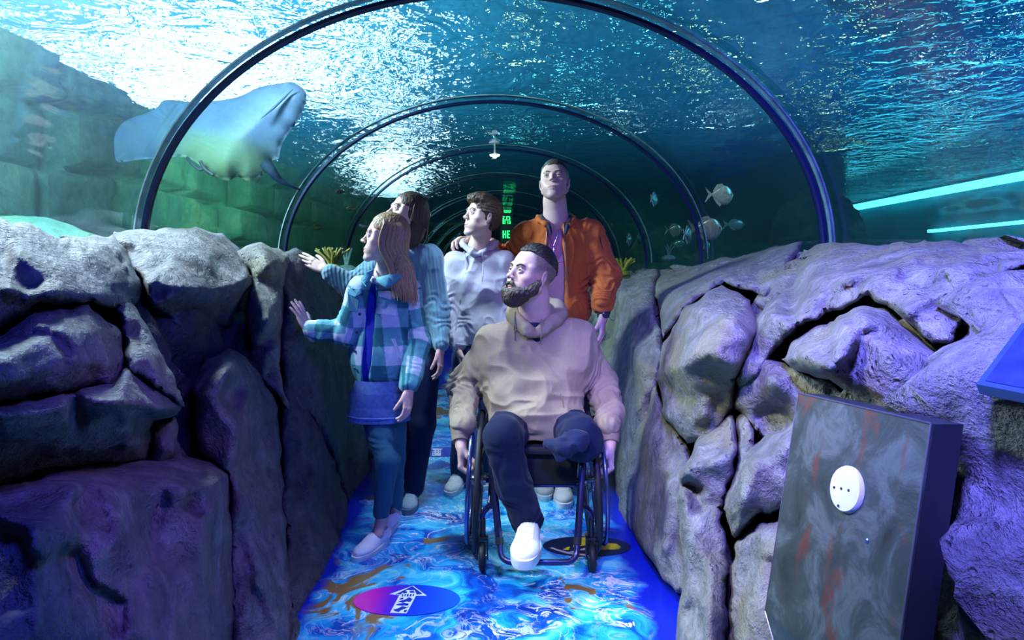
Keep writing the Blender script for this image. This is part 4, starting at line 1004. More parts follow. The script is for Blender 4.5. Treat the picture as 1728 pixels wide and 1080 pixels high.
def limb_folds(a, b, amp, freq, r=None, seed=0, lo=0, hi=1):
    """transverse folds on a sleeve or trouser leg between a and b"""
    a = np.array(a, float); b = np.array(b, float); ax = b - a; L = np.linalg.norm(ax); ax /= L
    def g(V):
        t = (V - a) @ ax; q = V - a - t[:, None] * ax; d = np.linalg.norm(q, axis=1)
        w = ss(lo - .1, lo + .05, t / L) * (1 - ss(hi - .05, hi + .1, t / L)) * (1 - ss((r or .1), (r or .1) * 1.5, d))
        ph = t * freq + 1.6 * vnoise(V * 14 + seed) + 2.2 * vnoise(V * 6 + seed + 3)
        return amp * w * (np.sin(ph * 2 * math.pi) * .5 + .5) * (.45 + .55 * vnoise(V * 8 + seed * 2))
    return g
def addf(*fs):
    return lambda V, N=None: sum(f(V) for f in fs)
def flatc(c): return lambda V: np.tile(np.array(c, float), (len(V), 1)) * (1 + .04 * fbm(V * 25, 2))[:, None]
def shoe_ops(L=.27, W=.048, toe=.0, high=.09):
    """foot sole on z=0, heel near the origin, toe towards +y"""
    o = U(ell((0, L * .30, .040), (W * .80, L * .36, .038)))
    o += U(ell((0, L * .70, .032), (W * 1.0, L * .30, .030)), .03)
    o += U(cap((0, L * .10, .055), (0, L * .16, high), .036, .034), .025)
    o += U(cap((0, L * .30, .068), (0, L * .55, .048), .030, .028), .025)
    o += [('i', 0, Prim(lambda p: .016 - p[:, 2], (0, 0, 0), 9))]
    return o
def sole_mesh(fr, L, W, h, name, mat, parent, grow=1.06, z0=0.0):
    o, R, s = fr; n = 40; V = []
    for z, g in ((z0, .97), (z0 + .003, 1.0), (z0 + h, 1.0)):
        for k in range(n):
            a = 2 * math.pi * k / n; y = math.cos(a); x = math.sin(a)
            yy = L * .5 * grow + y * L * .52 * grow - L * .03; t = (yy + .02) / L
            ww = W * grow * g * (.80 + .22 * ss(.3, .75, t)); sup = math.copysign(abs(x) ** .75, x)
            V.append(o + R @ (np.array([sup * ww, yy + (1 - g) * -y * .02, z]) * s))
    Fc = [(i * n + k, i * n + (k + 1) % n, (i + 1) * n + (k + 1) % n, (i + 1) * n + k) for i in range(2) for k in range(n)] + [tuple(range(n))[::-1], tuple(range(2 * n, 3 * n))]
    return MB().add(V, Fc).build(name, mat, parent)
def make_shoe(fr, parent, name, col, L=.27, W=.046, sole=.026, solecol=(.7, .72, .78), laces=True, high=.085, lowcut=False, lacecol=(.75, .77, .82), bump=0):
    o, R, s = fr; ops = shoe_ops(L, W, high=high)
    if lowcut: ops += Sx(ell((0, L * .22, .105), (.030, L * .24, .052)), .004)
    up = sdf_obj(name, place([q for q in ops if q[0] != 'i'], fr) + [('i', 0, Prim(lambda p: (.012 - ((p - o) @ R / s)[:, 2]) * s, o, .3))], .0034, M_cloth, parent,
                 color=flatc(col))
    sole_mesh(fr, L, W, sole, 'sole', simple('sole_%.2f_%.2f' % (solecol[0], solecol[2]), solecol, .5), up)
    if laces:
        mb = MB()
        lops = [q for q in ops if q[0] != 'i']
        def top(x, y):
            zz = np.linspace(.14, 0, 281); d = sdf_eval(lops, np.stack([zz * 0 + x, zz * 0 + y, zz], 1)); i = np.nonzero(d < 0)[0]
            return V3(x, y, (zz[i[0]] if len(i) else 0) + .0005)
        for k in range(6):
            y = L * (.30 + .058 * k)
            mb.tube([o + R @ (top(x, y + .10 * (x if k % 2 else -x)) * s) for x in (-.022, -.012, 0, .012, .022)], .0030 * s, 6)
        for sd in (-1, 1): mb.tube([o + R @ (top(sd * .023, L * (.26 + .05 * k)) * s) for k in range(9)], .0022 * s, 6)
        mb.tube([o + R @ (top(x, L * (.70 - 9 * x * x)) * s) for x in np.linspace(-.036, .036, 9)], .0016 * s, 6)
        mb.build('laces', simple('laces_%.2f' % lacecol[0], lacecol, .7), up)
    return up
# ================================================================ PEOPLE
def hit(ops, px, py, y0, y1, off=0.0):
    """first point of a modelled surface along a sight line measured in the photo"""
    Y = np.linspace(y0, y1, 500); p = np.stack([(px - VX) * Y / F + CX, Y, CZ - (py - VY) * Y / F], 1)
    d = sdf_eval(ops, p); i = np.nonzero(d < off)[0]
    return p[i[0]] if len(i) else p[-1]
def limb(a, b, c, ra, rb, rc, k=.02): return U(chain([a, b, c], [ra, rb, rc]), k)
def strip(ops, pts, r, y0, y1, n=5, flat=.6, off=.002):
    """thin cord or seam lying on a garment"""
    q = [hit(ops, x, y, y0, y1, off) for x, y in spline([(a, b) for a, b in pts], n)]
    return MB().tube(q, r, 6, flat=1, up=(0, 1, 0))
def pnorm(ops, p):
    e = .003; D = np.eye(3) * e; g = np.array([sdf_eval(ops, (p + D[i])[None])[0] - sdf_eval(ops, (p - D[i])[None])[0] for i in range(3)]); return g / (np.linalg.norm(g) + 1e-9)
SKIN = (.66, .44, .36)

# ---------------- bearded man in the wheelchair
def wheelchair_man():
    T = empty('person', (.22, 2.95, .5)); tag(T, 'bearded man in a beige hoodie sitting in the wheelchair, looking up to the left', 'person')
    H = frame(P(896, 466, 2.96), rotm(math.radians(127), math.radians(13), math.radians(-4)), 1.10)
    nb = P(905, 545, 3.06); hd = H[0]
    neck = U(chain([hd + V3(.004, .02, -.03), hd + V3(.01, .035, -.09), nb], [.062, .066, .078]), .02)
    wl, wr = V3(-.085, 2.895, .500), V3(.545, 2.895, .495)
    el, er = P(786, 652, 3.16), P(1016, 650, 3.16); sl, sr = P(836, 582, 3.09), P(972, 578, 3.09)
    HL = hand_frame(wl, (.03, -.22, -1), (1, -.1, .05), -1, 1.08); HR = hand_frame(wr, (-.03, -.22, -1), (-1, -.1, .05), 1, 1.08)
    hk = dict(curl=(.95, 1.25, .8), thumb=(.30, .85), spread=.015)
    hip = [P(868, 716, 3.12), P(948, 716, 3.12)]; kn = [P(849, 735, 2.72), P(978, 738, 2.74)]; an = P(888, 892, 2.74)
    coarse = U(ell(P(900, 620, 3.1), (.16, .10, .26))) + limb(sl, el, wl, .045, .036, .026) + limb(sr, er, wr, .045, .036, .026)
    coarse += U(chain([hip[0], kn[0], an, P(884, 930, 2.66)], [.06, .05, .034, .03]), .02) + U(cap(hip[1], kn[1], .06, .05), .03)
    fc = face_color(H, SKIN, (.50, .24, .22), 0, .6, fade=.93)
    join_pieces('body', [(place(head_ops(jaw=1.08, nose=1.12), H) + neck, .0024, fc, None),
                         (place(hand_ops(**hk), HL), .0026, (.62, .40, .34), None), (place(hand_ops(**hk), HR), .0026, (.62, .40, .34), None),
                         (coarse, .010, SKIN, None)], M_skin, T)
    eye_pair(H, T, (-.15, 1, .35)); brows(H, T, (.035, .022, .015), 1.15, .002)
    hc = (.022, .017, .016)
    short_hair(H, T, hc, floor=.040, top=.015, side=.002, recede=.012, amp=.0024, f=230, nape=-.03)
    # beard and moustache
    b = U(ell((0, .046, -.080), (.056, .058, .034))) + U(ell((0, .062, -.108), (.042, .040, .030)), .02)
    for s in (-1, 1): b += U(chain([(s * .068, .010, -.026), (s * .060, .028, -.058), (s * .03, .074, -.084)], [.0125, .022, .024]), .014); b += U(chain([(0, .0945, -.0475), (s * .016, .0915, -.050), (s * .027, .080, -.068), (s * .026, .078, -.085)], [.0052, .007, .0075, .008]), .006)
    b += Sx(ell((0, .100, -.0635), (.0185, .020, .0065)), .005)
    b += Sx(ell((0, .0, -.055), (.06, .045, .05)), .01)
    sdf_obj('beard', place(b, H), .0026, M_hair, T, disp=hair_disp(H, .0024, (1, 1, .3), 330, 3), color=hair_col(H, (.060, .040, .026), .6, (260, 260, 70.)))
    # hoodie
    g = U(ell(P(903, 615, 3.10), (.190, .135, .235))) + U(ell(P(897, 672, 3.03), (.212, .165, .165)), .08)
    g += U(ell(P(905, 700, 3.0), (.205, .165, .10)), .05) + U(ell(P(905, 712, 2.90), (.12, .08, .065)), .04)
    g += U(cap(nb + V3(0, .03, -.03), sl + V3(-.02, 0, .015), .070, .060), .05) + U(cap(nb + V3(0, .03, -.03), sr + V3(.02, 0, .015), .070, .060), .05)
    g += limb(sl, el, wl + V3(.0, .025, .078), .080, .072, .050, .05) + limb(sr, er, wr + V3(.0, .025, .078), .080, .072, .050, .05)
    g += U(cap(sl, sr, .066), .06) + U(cap(nb + V3(0, .02, .0), nb + V3(0, .02, -.05), .10), .04)
    g += U(cap(sl + V3(.03, -.01, -.10), sr + V3(-.03, -.01, -.10), .115), .06)
    # hood lying around the neck
    hood = [nb + V3(-.030, -.105, -.028), nb + V3(-.082, -.060, .012), nb + V3(-.104, .01, .048), nb + V3(-.075, .085, .075), nb + V3(0, .125, .085), nb + V3(.085, .085, .078), nb + V3(.112, .01, .052), nb + V3(.075, -.060, .012), nb + V3(.006, -.105, -.035)]
    g += U(chain(spline(hood, 3), [.022] * 30), .016); g += U(ell(nb + V3(0, .12, .02), (.10, .05, .07)), .03)
    g += Sx(ell(nb + V3(-.008, -.045, .075), (.055, .05, .07)), .012)
    d = addf(limb_folds(sl, el, .007, 11, .14, 1, .35, 1.2), limb_folds(el, wl, .012, 17, .13, 2, .1, .9), limb_folds(sr, er, .007, 11, .14, 3, .35, 1.2), limb_folds(er, wr, .012, 17, .13, 4, .1, .9),
             wrinkle(4.5, .018, (1.4, .8, .7), 2), wrinkle(9, .009, (1, 1, 1), 22), lambda V, N=None: near(P(890, 690, 2.9), .20)(V) * wrinkle(6, .027, (.7, 1, 1.8), 8)(V))
    hoodie = sdf_obj('hoodie', g, .0048, M_cloth, T, disp=d, color=flatc((.36, .285, .20)))
    for w_, e_, nm in ((wl, el, 1), (wr, er, 2)):
        dv = (e_ - w_ + V3(0, 0, .12)) / np.linalg.norm(e_ - w_ + V3(0, 0, .12)); a = w_ + dv * .022
        MB().tube([a - dv * .020, a - dv * .018, a + dv * .015, a + dv * .050, a + dv * .060], [.034, .040, .046, .052, .046], 28).build('cuff', simple('beige_rib', (.26, .20, .145), .85, bump=.5, bs=300), hoodie)
    # hem and front pocket
    for pts in ([(851, 683), (853, 672), (856, 662)], [(951, 686), (949, 675), (946, 665)]):
        strip(g, pts, .0030, 2.5, 3.2, off=.010).build('pocket_seam', simple('beige_seam', (.26, .20, .135), .9), hoodie)
    for pts in ([(868.5, 526), (868, 545), (868.5, 574)], [(914, 527), (913.5, 550), (912.5, 578)]):
        strip(g, pts, .0034, 2.5, 3.2, off=.010).build('drawstring', simple('cord_beige', (.30, .25, .18), .8), hoodie)
    neckT = U(cap(nb + V3(-.008, -.03, -.03), nb + V3(-.008, -.02, -.06), .070))
    sdf_obj('undershirt', neckT, .006, M_cloth, T, color=flatc((.01, .015, .06)))
    # jeans with the left leg folded under
    p = U(chain([hip[0], kn[0]], [.098, .080])) + U(chain([kn[0], P(866, 815, 2.73), an + V3(-.0, 0, .03)], [.077, .066, .060]), .02)
    p += U(chain([hip[1], kn[1]], [.100, .084]), .04) + U(ell((hip[0] + hip[1]) / 2 + V3(0, .02, .0), (.19, .12, .085)), .04)
    p += U(ell(kn[1] + V3(.01, -.02, -.005), (.078, .05, .082)), .02)
    dj = addf(wrinkle(7, .010, (1, 1, .7), 5), limb_folds(kn[0], an, .010, 14, .12, 6, .0, 1.1), lambda V, N=None: near(kn[1], .13)(V) * wrinkle(12, .014, (1, 1, 1), 3)(V), lambda V, N=None: near(hip[0] * .5 + hip[1] * .5 + V3(0, -.15, 0), .13)(V) * wrinkle(11, .016, (1.2, .6, .8), 5)(V))
    je = sdf_obj('jeans', p, .0048, M_cloth, T, disp=dj, color=flatc((.006, .011, .045)))
    fl = U(chain([P(925, 748, 2.66), P(950, 752, 2.62), P(975, 742, 2.62)], [.020, .034, .040])) + U(chain([P(930, 752, 2.64), P(944, 774, 2.63)], [.016, .012]), .02) + U(chain([P(975, 745, 2.63), P(948, 772, 2.63)], [.03, .012]), .02)
    sdf_obj('folded_trouser_leg', fl, .0040, M_cloth, je, disp=wrinkle(14, .012, (1, 1, 1.2), 7), color=flatc((.010, .017, .06)))
    sh = frame(V3(.205, 2.80, .140), rotm(math.radians(173)), 1.12)
    make_shoe(sh, T, 'sneaker', (.74, .75, .84), L=.275, W=.050, sole=.030, high=.10)
    MB().tube([an + V3(0, 0, .02), an + V3(0, .0, -.07)], [.042, .040], 20).build('sock', simple('sock_navy', (.01, .015, .04), .9), T)
wheelchair_man()

# ---------------- standing man in the orange jacket
def standing_man():
    T = empty('person', (.38, 3.85, 0)); tag(T, 'tall man standing in an open orange bomber jacket and pink shirt', 'person')
    H = frame(P(936, 309, 3.80), rotm(math.radians(168), math.radians(18), math.radians(3)), 1.06)
    hd = H[0]; nb = P(938, 372, 3.88)
    neck = U(chain([hd + V3(0, .04, -.03), hd + V3(.004, .055, -.10), nb], [.056, .062, .076]), .02)
    sl, sr = P(893, 396, 3.90), P(993, 394, 3.90); er, wr = P(1022, 462, 3.88), P(1018, 534, 3.74)
    el, wl = P(860, 438, 4.02), P(797, 404, 4.02)
    HR = hand_frame(wr, (-.08, -.15, -1), (-1, .35, 0), 1, 1.05); HL = hand_frame(wl, (-.80, -.55, -.05), (.1, -.35, -1), -1, 1.05)
    hips = [P(915, 600, 3.9), P(975, 600, 3.9)]; kn = [P(914, 700, 3.82), P(972, 700, 3.82)]; an = [P(918, 812, 3.9), P(950, 812, 3.78)]
    coarse = U(ell(P(940, 450, 3.9), (.15, .09, .3))) + limb(sl, el, wl, .045, .036, .027) + limb(sr, er, wr, .045, .036, .027)
    for i in (0, 1): coarse += limb(hips[i], kn[i], an[i], .07, .05, .035)
    join_pieces('body', [(place(head_ops(jaw=1.02, nose=1.0), H) + neck, .0026, face_color(H, (.66, .46, .40), (.50, .27, .26), .5, .3, fade=.7), None),
                         (place(hand_ops((.35, .5, .3), (.3, .35), .03), HR), .003, (.60, .38, .33), None),
                         (place(hand_ops((.55, .7, .5), (.45, .3), .05), HL), .003, (.66, .42, .38), None), (coarse, .012, SKIN, None)], M_skin, T)
    eye_pair(H, T, (-.25, 1, .25)); brows(H, T, (.07, .05, .035), .9, .001)
    short_hair(H, T, (.060, .048, .036), floor=.034, top=.017, side=.003, recede=-.004, amp=.0012, f=260, nape=-.02)
    t = U(ell(P(937, 430, 3.91), (.145, .100, .25))) + U(ell(P(937, 540, 3.91), (.145, .100, .24)), .05)
    sh = sdf_obj('shirt', t, .006, M_cloth, T, disp=wrinkle(6, .007, (1.4, 1, .5), 3), color=flatc((.48, .27, .36)))
    strip(t, [(916, 441), (936, 443), (956, 441)], .002, 3.4, 4.0).build('chest_seam', simple('pink_seam', (.33, .19, .27), .9), sh)
    # jacket
    g = U(ell(P(940, 440, 3.91), (.195, .150, .27))) + U(ell(P(940, 520, 3.91), (.195, .155, .13)), .06)
    g += limb(sr, er, wr + V3(0, .02, .075), .086, .078, .054, .03) + limb(sl, el, wl + V3(.03, 0, 0), .076, .060, .046, .03) + U(cap(sl, sr, .066), .05)
    g += U(chain(spline([nb + V3(-.062, -.10, -.03), nb + V3(-.098, -.01, .010), nb + V3(-.06, .075, .03), nb + V3(.06, .075, .03), nb + V3(.10, -.01, .012), nb + V3(.066, -.10, -.03)], 3), [.014] * 30), .01)
    wedge = []
    a0, a1 = P(927, 352, 3.55), P(916, 560, 3.55); b0, b1 = P(947, 352, 3.55), P(960, 560, 3.55)
    def wf(p):
        py = VY - (p[:, 2] - CZ) * F / 3.75; tt = np.clip((py - 352) / 208, -.3, 1.2)
        x0 = (927 - 11 * tt - VX) * 3.75 / F + CX; x1 = (949 + 9 * tt - VX) * 3.75 / F + CX
        return np.maximum(np.maximum(x0 - p[:, 0], p[:, 0] - x1), p[:, 1] - 3.86)
    g += [('s', .004, Prim(wf, P(938, 450, 3.8), .8))]
    g += [('i', 0, Prim(lambda p: .905 - p[:, 2] - 0 * p[:, 0], P(940, 450, 3.9), 3))]
    def jc(V):
        C = np.tile(np.array((.46, .115, .022)), (len(V), 1)); nbd = np.linalg.norm((V - nb) * (1, 1, 1.6), axis=1)
        return C * (1 + .08 * fbm(V * 18, 2))[:, None]
    d = addf(limb_folds(er, wr, .017, 24, .13, 2, -.15, 1.0), limb_folds(sr, er, .007, 13, .13, 3, .3, 1.1), limb_folds(sl, el, .014, 17, .13, 4, .1, 1.1), wrinkle(7, .010, (1.7, 1, .45), 6), wrinkle(13, .005, (1.3, 1, .8), 9))
    jk = sdf_obj('jacket', g, .0048, M_cloth, T, disp=d, color=jc)
    # dark ribbed collar, cuff and zip edges
    Mr = simple('dark_rib', (.010, .014, .04), .8, bump=.5, bs=260)
    cl = spline([nb + V3(-.034, -.132, -.085), nb + V3(-.050, -.105, -.035), nb + V3(-.080, -.03, .012), nb + V3(-.052, .06, .035), nb + V3(.052, .06, .035), nb + V3(.082, -.03, .014), nb + V3(.058, -.105, -.035), nb + V3(.045, -.132, -.085)], 6)
    rr = [min(.0125, .005 + .0016 * min(i, len(cl) - 1 - i)) for i in range(len(cl))]
    MB().tube(cl, rr, 10).build('collar', Mr, jk)
    dv = (er - wr) / np.linalg.norm(er - wr); a = wr + dv * .055
    MB().tube([a - dv * .045, a - dv * .03, a + dv * .02], [.034, .038, .046], 24).build('cuff', Mr, jk)
    for x0, x1 in ((928, 918), (947, 957)):
        q = [hit(g, x0 + (x1 - x0) * k / 10 + (-3 if x0 < 940 else 3), 362 + 14 * k, 3.3, 4.0, .003) for k in range(11)]
        MB().tube(q, .0035, 6).build('zip', simple('zip_grey', (.14, .12, .14), .4, .5), jk)
    strip(g, [(1012, 400), (1016, 420), (1019, 445)], .004, 3.4, 4.2).build('sleeve_pocket_zip', Mr, jk)
    q = hit(g, 1022, 394, 3.4, 4.2, .003); n = pnorm(g, q); MB().lathe(q, [(0, 0), (.011, 0), (.011, .004), (.004, .005), (0, .004)], n, 16).build('sleeve_badge', Mr, jk)
    strip(g, [(988, 480), (992, 500), (996, 522)], .004, 3.4, 4.2).build('side_pocket', Mr, jk)
    # trousers and shoes
    p = U(ell(P(945, 590, 3.9), (.175, .12, .13)))
    for i in (0, 1): p += limb(hips[i], kn[i], an[i], .095, .075, .06, .03)
    sdf_obj('trousers', p, .007, M_cloth, T, disp=wrinkle(7, .008, (1, 1, .6), 4), color=flatc((.008, .011, .03)))
    for i, (x, Y) in enumerate(((918, 3.92), (949, 3.80))):
        make_shoe(frame((P(x, 800, Y)[0], Y + .03, 0), rotm(math.radians(178)), 1.08), T, 'sneaker', (.45, .45, .50), L=.27, W=.047)
    # watch and necklace
    w0 = wr + dv * .012; W_ = empty('watch', w0)
    W_.parent = T; W_.matrix_parent_inverse = Matrix.Translation(-Vector(T.location))
    MB().tube([w0 - dv * .011, w0 + dv * .011], [.033, .033], 24).build('watch_strap', simple('black_strap', (.01, .01, .015), .4), W_)
    fv = np.array([.2, -1, 0]); fv /= np.linalg.norm(fv); MB().lathe(w0 + fv * .030, [(0, 0), (.019, 0), (.019, .008), (.015, .010), (0, .010)], fv, 24).build('watch_face', simple('watch_face', (.05, .06, .10), .15, .6), W_)
    N_ = simple('silver', (.6, .6, .65), .25, .9)
    c1 = [hit(t, x, y, 3.4, 4.0, .004) for x, y in spline([(922, 372), (924, 392), (933, 414)], 5)]; c2 = [hit(t, x, y, 3.4, 4.0, .004) for x, y in spline([(946, 370), (942, 392), (934, 414)], 5)]
    nk = MB().tube(c1, .0018, 6).tube(c2, .0018, 6).build('necklace', N_, T)
    q = hit(t, 934, 424, 3.4, 4.0, .006); MB().box(q, (.010, .005, .045), bev=.002).build('pendant', N_, nk)
standing_man()

# ---------------- teenage boy in the pale hoodie
def teen_boy():
    T = empty('person', (-.06, 3.85, 0)); tag(T, 'teenage boy with short brown hair in a pale grey hoodie', 'person')
    H = frame(P(814, 367, 3.84), rotm(math.radians(119), math.radians(11), math.radians(0)), 1.02)
    hd = H[0]; nb = P(806, 420, 3.90)
    neck = U(chain([hd + V3(.0, .03, -.03), hd + V3(-.004, .035, -.09), nb], [.050, .050, .062]), .02)
    sl, sr = P(772, 446, 3.90), P(846, 442, 3.90); el, wl = P(764, 522, 3.92), P(772, 590, 3.80); er, wr = P(862, 530, 3.92), P(850, 590, 3.8)
    hips = [P(785, 615, 3.9), P(832, 615, 3.9)]; kn = [P(780, 715, 3.86), P(826, 712, 3.86)]; an = [P(778, 800, 3.90), P(822, 795, 4.0)]
    coarse = U(ell(P(806, 510, 3.9), (.12, .08, .27))) + limb(sl, el, wl, .038, .03, .024) + limb(sr, er, wr, .038, .03, .024)
    for i in (0, 1): coarse += limb(hips[i], kn[i], an[i], .055, .042, .03)
    HL = hand_frame(wl, (.25, -.2, -1), (1, .2, 0), -1, .92)
    join_pieces('body', [(place(head_ops(jaw=.98, nose=.98, smile=1, fem=.3), H) + neck, .0026, face_color(H, (.72, .52, .44), (.55, .28, .27), 0, .5), None),
                         (place(hand_ops(), HL), .003, SKIN, None), (coarse, .012, SKIN, None)], M_skin, T)
    eye_pair(H, T, (0, 1, .12)); brows(H, T, (.06, .04, .025), .9, .003)
    fr_ = U(chain([(-.058, .045, .085), (-.03, .078, .088), (.005, .086, .092), (.04, .070, .090), (.06, .040, .082)], [.014, .017, .020, .018, .014]), .015) + U(ell((0, .03, .105), (.06, .055, .03)), .02)
    short_hair(H, T, (.085, .055, .032), top=.014, side=.007, recede=0, amp=.0030, f=150, nape=-.06, fringe=fr_)
    g = U(ell(P(808, 480, 3.92), (.165, .115, .18))) + U(ell(P(808, 550, 3.92), (.165, .120, .19)), .06)
    g += limb(sl, el, wl + V3(0, .01, .03), .066, .058, .045, .03) + limb(sr, er, wr, .066, .058, .045, .03) + U(cap(sl, sr, .058), .05)
    hood = [nb + V3(-.012, -.085, -.030), nb + V3(-.068, -.050, .008), nb + V3(-.088, .01, .032), nb + V3(-.06, .075, .052), nb + V3(.02, .105, .055), nb + V3(.082, .065, .048), nb + V3(.092, .0, .022), nb + V3(.058, -.055, .0), nb + V3(.012, -.085, -.033)]
    g += U(chain(spline(hood, 3), [.014] * 30), .014) + Sx(ell(nb + V3(0, -.045, .05), (.050, .045, .06)), .008)
    g += [('i', 0, Prim(lambda p: .768 - p[:, 2], P(808, 500, 3.9), 3))]
    d = addf(limb_folds(el, wl, .010, 20, .1, 2, -.2, 1.0), wrinkle(5, .018, (1.6, 1, .6), 12), wrinkle(12, .006, (1, 1, 1), 3))
    hd_ = sdf_obj('hoodie', g, .0048, M_cloth, T, disp=d, color=flatc((.56, .55, .62)))
    for pts in ([(783, 425), (786, 440), (788, 474)], [(814, 424), (815, 444), (814, 468)]):
        strip(g, pts, .0034, 3.4, 4.1, off=.010).build('drawstring', simple('cord_pale', (.6, .6, .68), .8), hd_)
    for pts in ([(777, 506), (800, 504), (838, 508)], [(777, 506), (773, 530), (768, 560)]): strip(g, pts, .0028, 3.4, 4.1).build('pocket_seam', simple('seam_pale', (.38, .38, .46), .9), hd_)
    strip(g, [(756, 578), (780, 582), (810, 583), (840, 582)], .0030, 3.4, 4.1).build('hem_seam', simple('seam_pale', (.38, .38, .46), .9), hd_)
    p = U(ell(P(808, 600, 3.9), (.145, .10, .12)))
    for i in (0, 1): p += limb(hips[i], kn[i], an[i], .078, .062, .052, .03)
    sdf_obj('jeans', p, .006, M_cloth, T, disp=addf(wrinkle(8, .009, (1, 1, .8), 4), limb_folds(kn[0], an[0], .008, 18, .1, 6, .4, 1.1)), color=flatc((.022, .045, .15)))
    for i, (x, Y, a) in enumerate(((780, 3.98, 168), (823, 4.1, 178))):
        make_shoe(frame((P(x, 800, Y)[0], Y, 0), rotm(math.radians(a)), 1.0), T, 'sneaker', (.72, .76, .78), L=.26, W=.046, sole=.026)
teen_boy()

# long hair as bundles of tapering locks over a smooth cap
def long_hair(fr, parent, col, ends, capops, name='hair', n=90, seed=5, r=.0075):
    o, R, s = fr
    cp = sdf_obj(name, place(capops, fr), .0030, M_hair, parent, disp=hair_disp(fr, .0016, (1, 1, .12), 240, seed), color=hair_col(fr, col, .4, (300, 300, 22.)))
    rs = random.Random(seed); V = []; Q = []; C = []
    for i in range(n):
        g = ends(rs); pts = spline(g, 5); m = len(pts); k0 = len(V); f = rs.uniform(.65, 1.5); rr = r * rs.uniform(.6, 1.15)
        for j, p in enumerate(pts):
            t = j / (m - 1); rad = rr * (min(1, t * 5 + .35)) * (1 - .75 * max(0, t - .6) / .4)
            tg = pts[min(j + 1, m - 1)] - pts[max(j - 1, 0)]; tg /= np.linalg.norm(tg) + 1e-9
            u = np.cross(tg, (0, 1, .01)); u /= np.linalg.norm(u) + 1e-9; w = np.cross(tg, u)
            for a in range(6):
                an = a * math.pi / 3; V.append(p + (u * math.cos(an) + w * math.sin(an)) * rad); C.append(np.array(col) * f)
        for j in range(m - 1):
            for a in range(6): Q.append((k0 + j * 6 + a, k0 + j * 6 + (a + 1) % 6, k0 + (j + 1) * 6 + (a + 1) % 6, k0 + (j + 1) * 6 + a))
    me = np_mesh('hair_locks', np.array(V), np.array(Q)); at = me.color_attributes.new('tint', 'FLOAT_COLOR', 'POINT')
    at.data.foreach_set('color', np.concatenate([np.array(C), np.ones((len(V), 1))], 1).astype(np.float32).ravel()); obj('hair_locks', me, M_hair, cp)
    return cp
def hair_cap(back=.0, side=.010, line=0.0):
    c = U(ell((0, -.018, .042), (.074 + side, .098, .084 + .007))) + U(ell((0, -.045, -.01), (.070 + side, .070, .09)), .02)
    c += Sx(ell((0, .112, -.014 + line), (.070, .082, .104), rotm(0, .05)), .008) + Sx(rbox((0, .12, -.07), (.13, .098, .105), .01), .01)
    return c

M_knit = simple('knit', (.5, .5, .5), .9, attr=True, var=.07, vs=91, spec=.15, sheen=.3)
nt = M_knit.node_tree; b_ = [n for n in nt.nodes if n.type == 'BSDF_PRINCIPLED'][0]
wv_ = nd(nt, 'ShaderNodeTexWave', {'Vector': coords(nt, rot=(0, .12, 0)), 'Scale': 17.0, 'Distortion': .6, 'Detail': 1.0, 'Detail Scale': 3.0}, bands_direction='X')
wb_ = nd(nt, 'ShaderNodeBump', {'Height': wv_.outputs[1], 'Strength': .7, 'Distance': .003}); nt.links.new(wb_.outputs[0], b_.inputs['Normal'])
